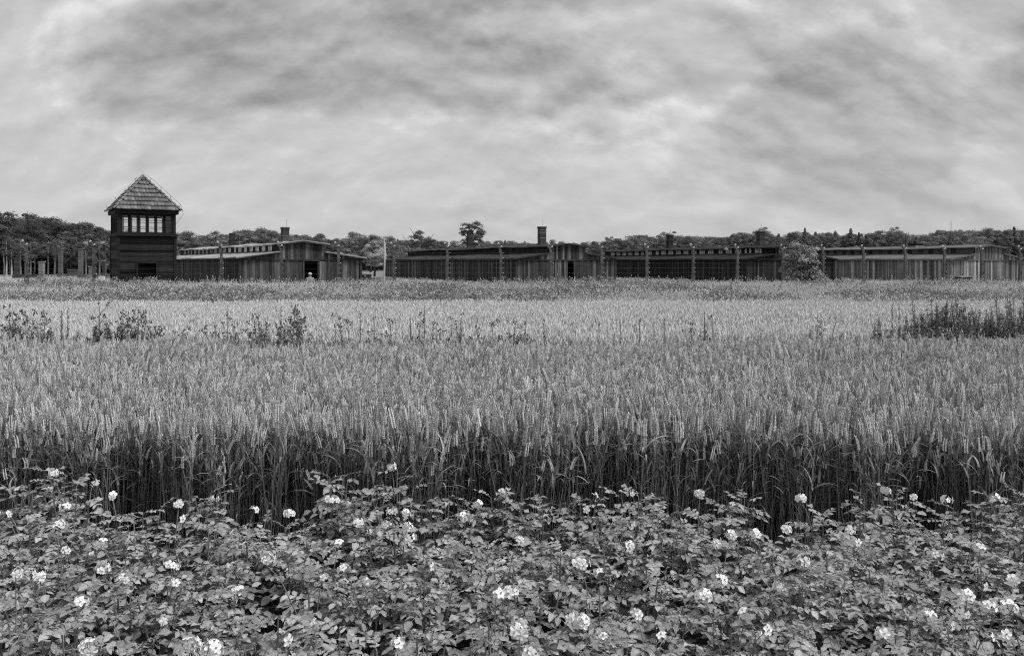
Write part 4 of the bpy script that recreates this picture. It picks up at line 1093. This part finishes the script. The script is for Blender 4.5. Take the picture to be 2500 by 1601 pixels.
def flower_mesh():
    m = MB(); n = 5
    vs = [(0, 0, 0)]; tn = [.9]
    for j in range(n):                       # joined five-lobed corolla
        for (da, rr, z) in ((-.5, .0155, .0015), (-.27, .0215, .0005), (0, .0235, -.002), (.27, .0215, .0005)):
            a_ = 2 * PI * (j + da) / n; vs.append((math.cos(a_) * rr, math.sin(a_) * rr, z)); tn.append(1.0)
    k_ = len(vs) - 1
    m.add(vs, [(0, 1 + i, 1 + (i + 1) % k_) for i in range(k_)], tn, 0)
    m.tube([(0, 0, 0), (0, 0, .006), (0, 0, .012)], [.0035, .003, .001], 5, 1.0, mi=1)
    return m.mesh('flower', [M_pet, M_anth], smooth=False)
fl_me = flower_mesh()
bud = MB(); bud.octa((0, 0, 0), (0, 0, .012), .0045, .6, 5); bud_me = bud.mesh('bud', M_ps)
prg = random.Random(21)
plants = []; prow = []
row = 0; y = 3.15
while y < 6.3:
    half = .582 * y + .45
    x = -half + prg.uniform(0, .3)
    while x < half:
        plants.append([x + prg.uniform(-.06, .06), y + prg.uniform(-.09, .09), prg.uniform(-.05, .05) + .36 + .24 * float(vnoise(np.array(x * 1.1 + 7), np.array(y * 1.6), 17)) - (.02 if y > 5.6 else 0)]); prow.append(row)
        x += prg.uniform(.27, .36)
    y += .50 if y < 5.5 else .42; row += 1
tall = [(115, 1132, 6.2), (815, 1148, 6.4), (968, 1128, 6.35), (1655, 1158, 6.45), (2020, 1172, 6.3), (1560, 1195, 6.4), (1230, 1200, 6.35), (520, 1195, 6.4), (2190, 1195, 6.4), (2480, 1182, 6.2), (1800, 1200, 6.4), (60, 1165, 6.0), (180, 1170, 6.1), (1100, 1215, 6.2), (880, 1190, 6.1), (2100, 1200, 6.2), (1420, 1215, 6.2)]
for (px, yt, Y) in tall:
    X = at(px, Y); j = min(range(len(plants)), key=lambda i: (plants[i][0] - X) ** 2 + (plants[i][1] - Y) ** 2)
    plants[j] = [X, Y, zat(yt, Y) - .03]
roots = []
stem_cache = {}
for i, (X, Y, h) in enumerate(plants):
    root = empty('potato_plant', (X, Y, .03), 0); roots.append(root)
    ns = prg.randint(4, 6); a0 = prg.uniform(0, 6.28)
    for s in range(ns):
        a = a0 + s * 6.283 / ns + prg.uniform(-.4, .4); sp = prg.uniform(.07, .20) if s else .03; hh = h * (1 if s == 0 else prg.uniform(.74, 1.0))
        p1 = Vector((math.cos(a) * sp * .7, math.sin(a) * sp * .7, hh * .5)); p2 = Vector((math.cos(a) * sp, math.sin(a) * sp, hh * .93))
        m = MB(); m.tube([(math.cos(a) * .02, math.sin(a) * .02, -.05), p1, p2], [.0075, .006, .0035], 5)
        m.build('stem', M_ps, root)
        nl = prg.randint(7, 9); la = prg.uniform(0, 6.28)
        for q in range(nl):
            f = .30 + .70 * (q + prg.uniform(-.3, .3)) / (nl - 1)
            f = min(max(f, .2), 1.0)
            pt = Vector((0, 0, 0)).lerp(p1, f / .5) if f < .5 else p1.lerp(p2, (f - .5) / .5)
            la += 2.4 + prg.uniform(-.5, .5)
            sc_ = .9 * (1.12 - .42 * max(0, f - .55) / .45) * prg.uniform(.85, 1.15)
            pitch = prg.uniform(-.05, .3) + (.3 if f > .9 else 0) 
            link('leaf', prg.choice(leaf_me), root, pt, (prg.uniform(-.25, .25), -pitch + .2, la), (sc_,) * 3)
# flower trusses where the photograph has them
fl = [(123,1113,1),(265,1165,.7),(153,1190,1),(138,1232,.9),(10,1212,1),(243,1278,1),(240,1337,1.1),(95,1355,1.2),(37,1345,.7),(403,1327,.8),(625,1313,1.3),(415,1368,.8),(560,1388,1.1),(805,1335,.9),(840,1228,.9),(907,1233,.6),(955,1205,.8),(920,1200,.8),(958,1237,.7),(963,1265,1.1),(783,1175,1.1),(920,1097,.9),(1093,1215,1.1),(1122,1185,.8),(1218,1268,.7),(680,1207,1),(503,1172,.9),(420,1183,.7),(597,1197,.6),(995,1300,.6),(1050,1298,.7),(1005,1328,.7),(795,1278,.6),(683,1303,.6),(1180,1157,.8),(1365,1322,1.2),(1337,1447,.7),(1365,1458,1.1),(1220,1478,1.3),(1418,1497,1),(1200,1392,.9),(1393,1165,.8),(1487,1158,.8),(1643,1160,1),(1480,1220,.6),(1472,1282,1.1),(1718,1257,1.1),(1684,1272,.7),(1775,1253,.8),(1847,1243,.9),(1692,1367,1),(1656,1400,1.1),(1883,1170,.9),(1995,1245,1.1),(2008,1272,.7),(1885,1316,.8),(1830,1383,.9),(1750,1443,.9),(1777,1497,1),(2083,1153,.8),(2143,1168,.7),(2222,1175,1.2),(2335,1170,.7),(2300,1287,1.1),(2380,1362,.8),(2320,1425,1.1),(2372,1430,1.1),(2270,1400,.8),(2178,1448,1),(2073,1487,1.1),(2230,1470,.7),(500,1525,1.2),(445,1518,1.1),(208,1525,1),(190,1412,.7),(1250,1537,.9),(933,1508,.8),(295,1358,.6),(1583,1437,.6),(1410,1345,.6),(1165,1395,.5)]
fr_ = random.Random(5)
fl += [(fr_.uniform(0, 2400), fr_.uniform(1190, 1530), fr_.uniform(.25, .45)) for _ in range(34)]
flower_n = [0] * len(plants)
for (fx, fy, size) in fl:
    px, py = fx * 1.0395, fy * 1.0395
    # stand the truss a hand above the nearest plant whose top lies under that sight line
    best = None
    for i, (X, Y, h) in enumerate(plants):
        z = h + .05 + (.05 if size > 1 else .02)
        yy = HOR + (EYE - z) * F / Y; xx = 1250 + X * F / Y
        c = abs(yy - py) + .7 * abs(xx - px)
        if best is None or c < best[0]: best = (c, i)
    i = best[1]; X, Y, h = plants[i]; flower_n[i] += 1
    Yt = min(max(Y + prg.uniform(-.08, .08), 3.2), 6.6)
    P = Vector((at(px, Yt), Yt, zat(py, Yt))) - Vector((X, Y, .03))
    m = MB(); base = Vector((P.x * .35, P.y * .35, h * .62)); m.tube([base, base.lerp(P, .55) + Vector((0, 0, .03)), P - Vector((0, 0, .022 * size))], [.0032, .0028, .0022], 5, 1.1)
    nf = max(1, int(round(prg.uniform(4.5, 7.5) * size ** 1.5))); 
    dirs = []
    for q in range(nf):
        for _ in range(20):
            d = rand_unit(prg); d.z = abs(d.z) * .8 - .1; d.y -= .35; d.normalize()
            if all((d - o).length > .5 for o in dirs): break
        dirs.append(d)
    rr = .028 * (.6 + .5 * size) * prg.uniform(.8, 1.2); flat = prg.uniform(.5, 1.0); dirs = [Vector((d.x, d.y, d.z * flat)) * prg.uniform(.7, 1.35) for d in dirs]
    for d in dirs: m.tube([P - Vector((0, 0, .022 * size)), P + d * rr * .93], .0014, 3, 1.1)
    tr_ = m.build('flower_stalk', M_ps, roots[i])
    for d in dirs:
        nrm = (d + rand_unit(prg) * .25).normalized(); qn = nrm.to_track_quat('Z', 'Y').to_euler()
        fs_ = prg.uniform(.8, 1.25); link('flower', fl_me, tr_, P + d * rr, qn, (fs_, fs_, fs_))
    for q in range(prg.randint(0, 3)):
        d = rand_unit(prg); d.z = abs(d.z); link('bud', bud_me, tr_, P + d * rr * .8, d.to_track_quat('Z', 'Y').to_euler())
pg = 'potato plants of the flowering crop'
order = {}
for i, (X, Y, h) in enumerate(plants): order.setdefault(prow[i], []).append((X, i))
nrow = max(order) + 1
for rw, lst in order.items():
    for k_, (X, i) in enumerate(sorted(lst)):
        n = flower_n[i]; h = plants[i][2]
        kind_ = ('tall potato plant' if h > .66 else 'potato plant') + (' with one white truss' if n == 1 else ' with several white trusses' if n else ' without flowers')
        where_ = 'last row before the wheat' if rw == nrow - 1 else ('nearest row' if rw == 0 else '%s row back' % ordw(rw + 1))
        tag(roots[i], '%s, %s from left, %s' % (kind_, ordw(k_ + 1), where_), 'potato plant', pg)
print('OBJECTS', len(bpy.data.objects), 'plants', len(plants))
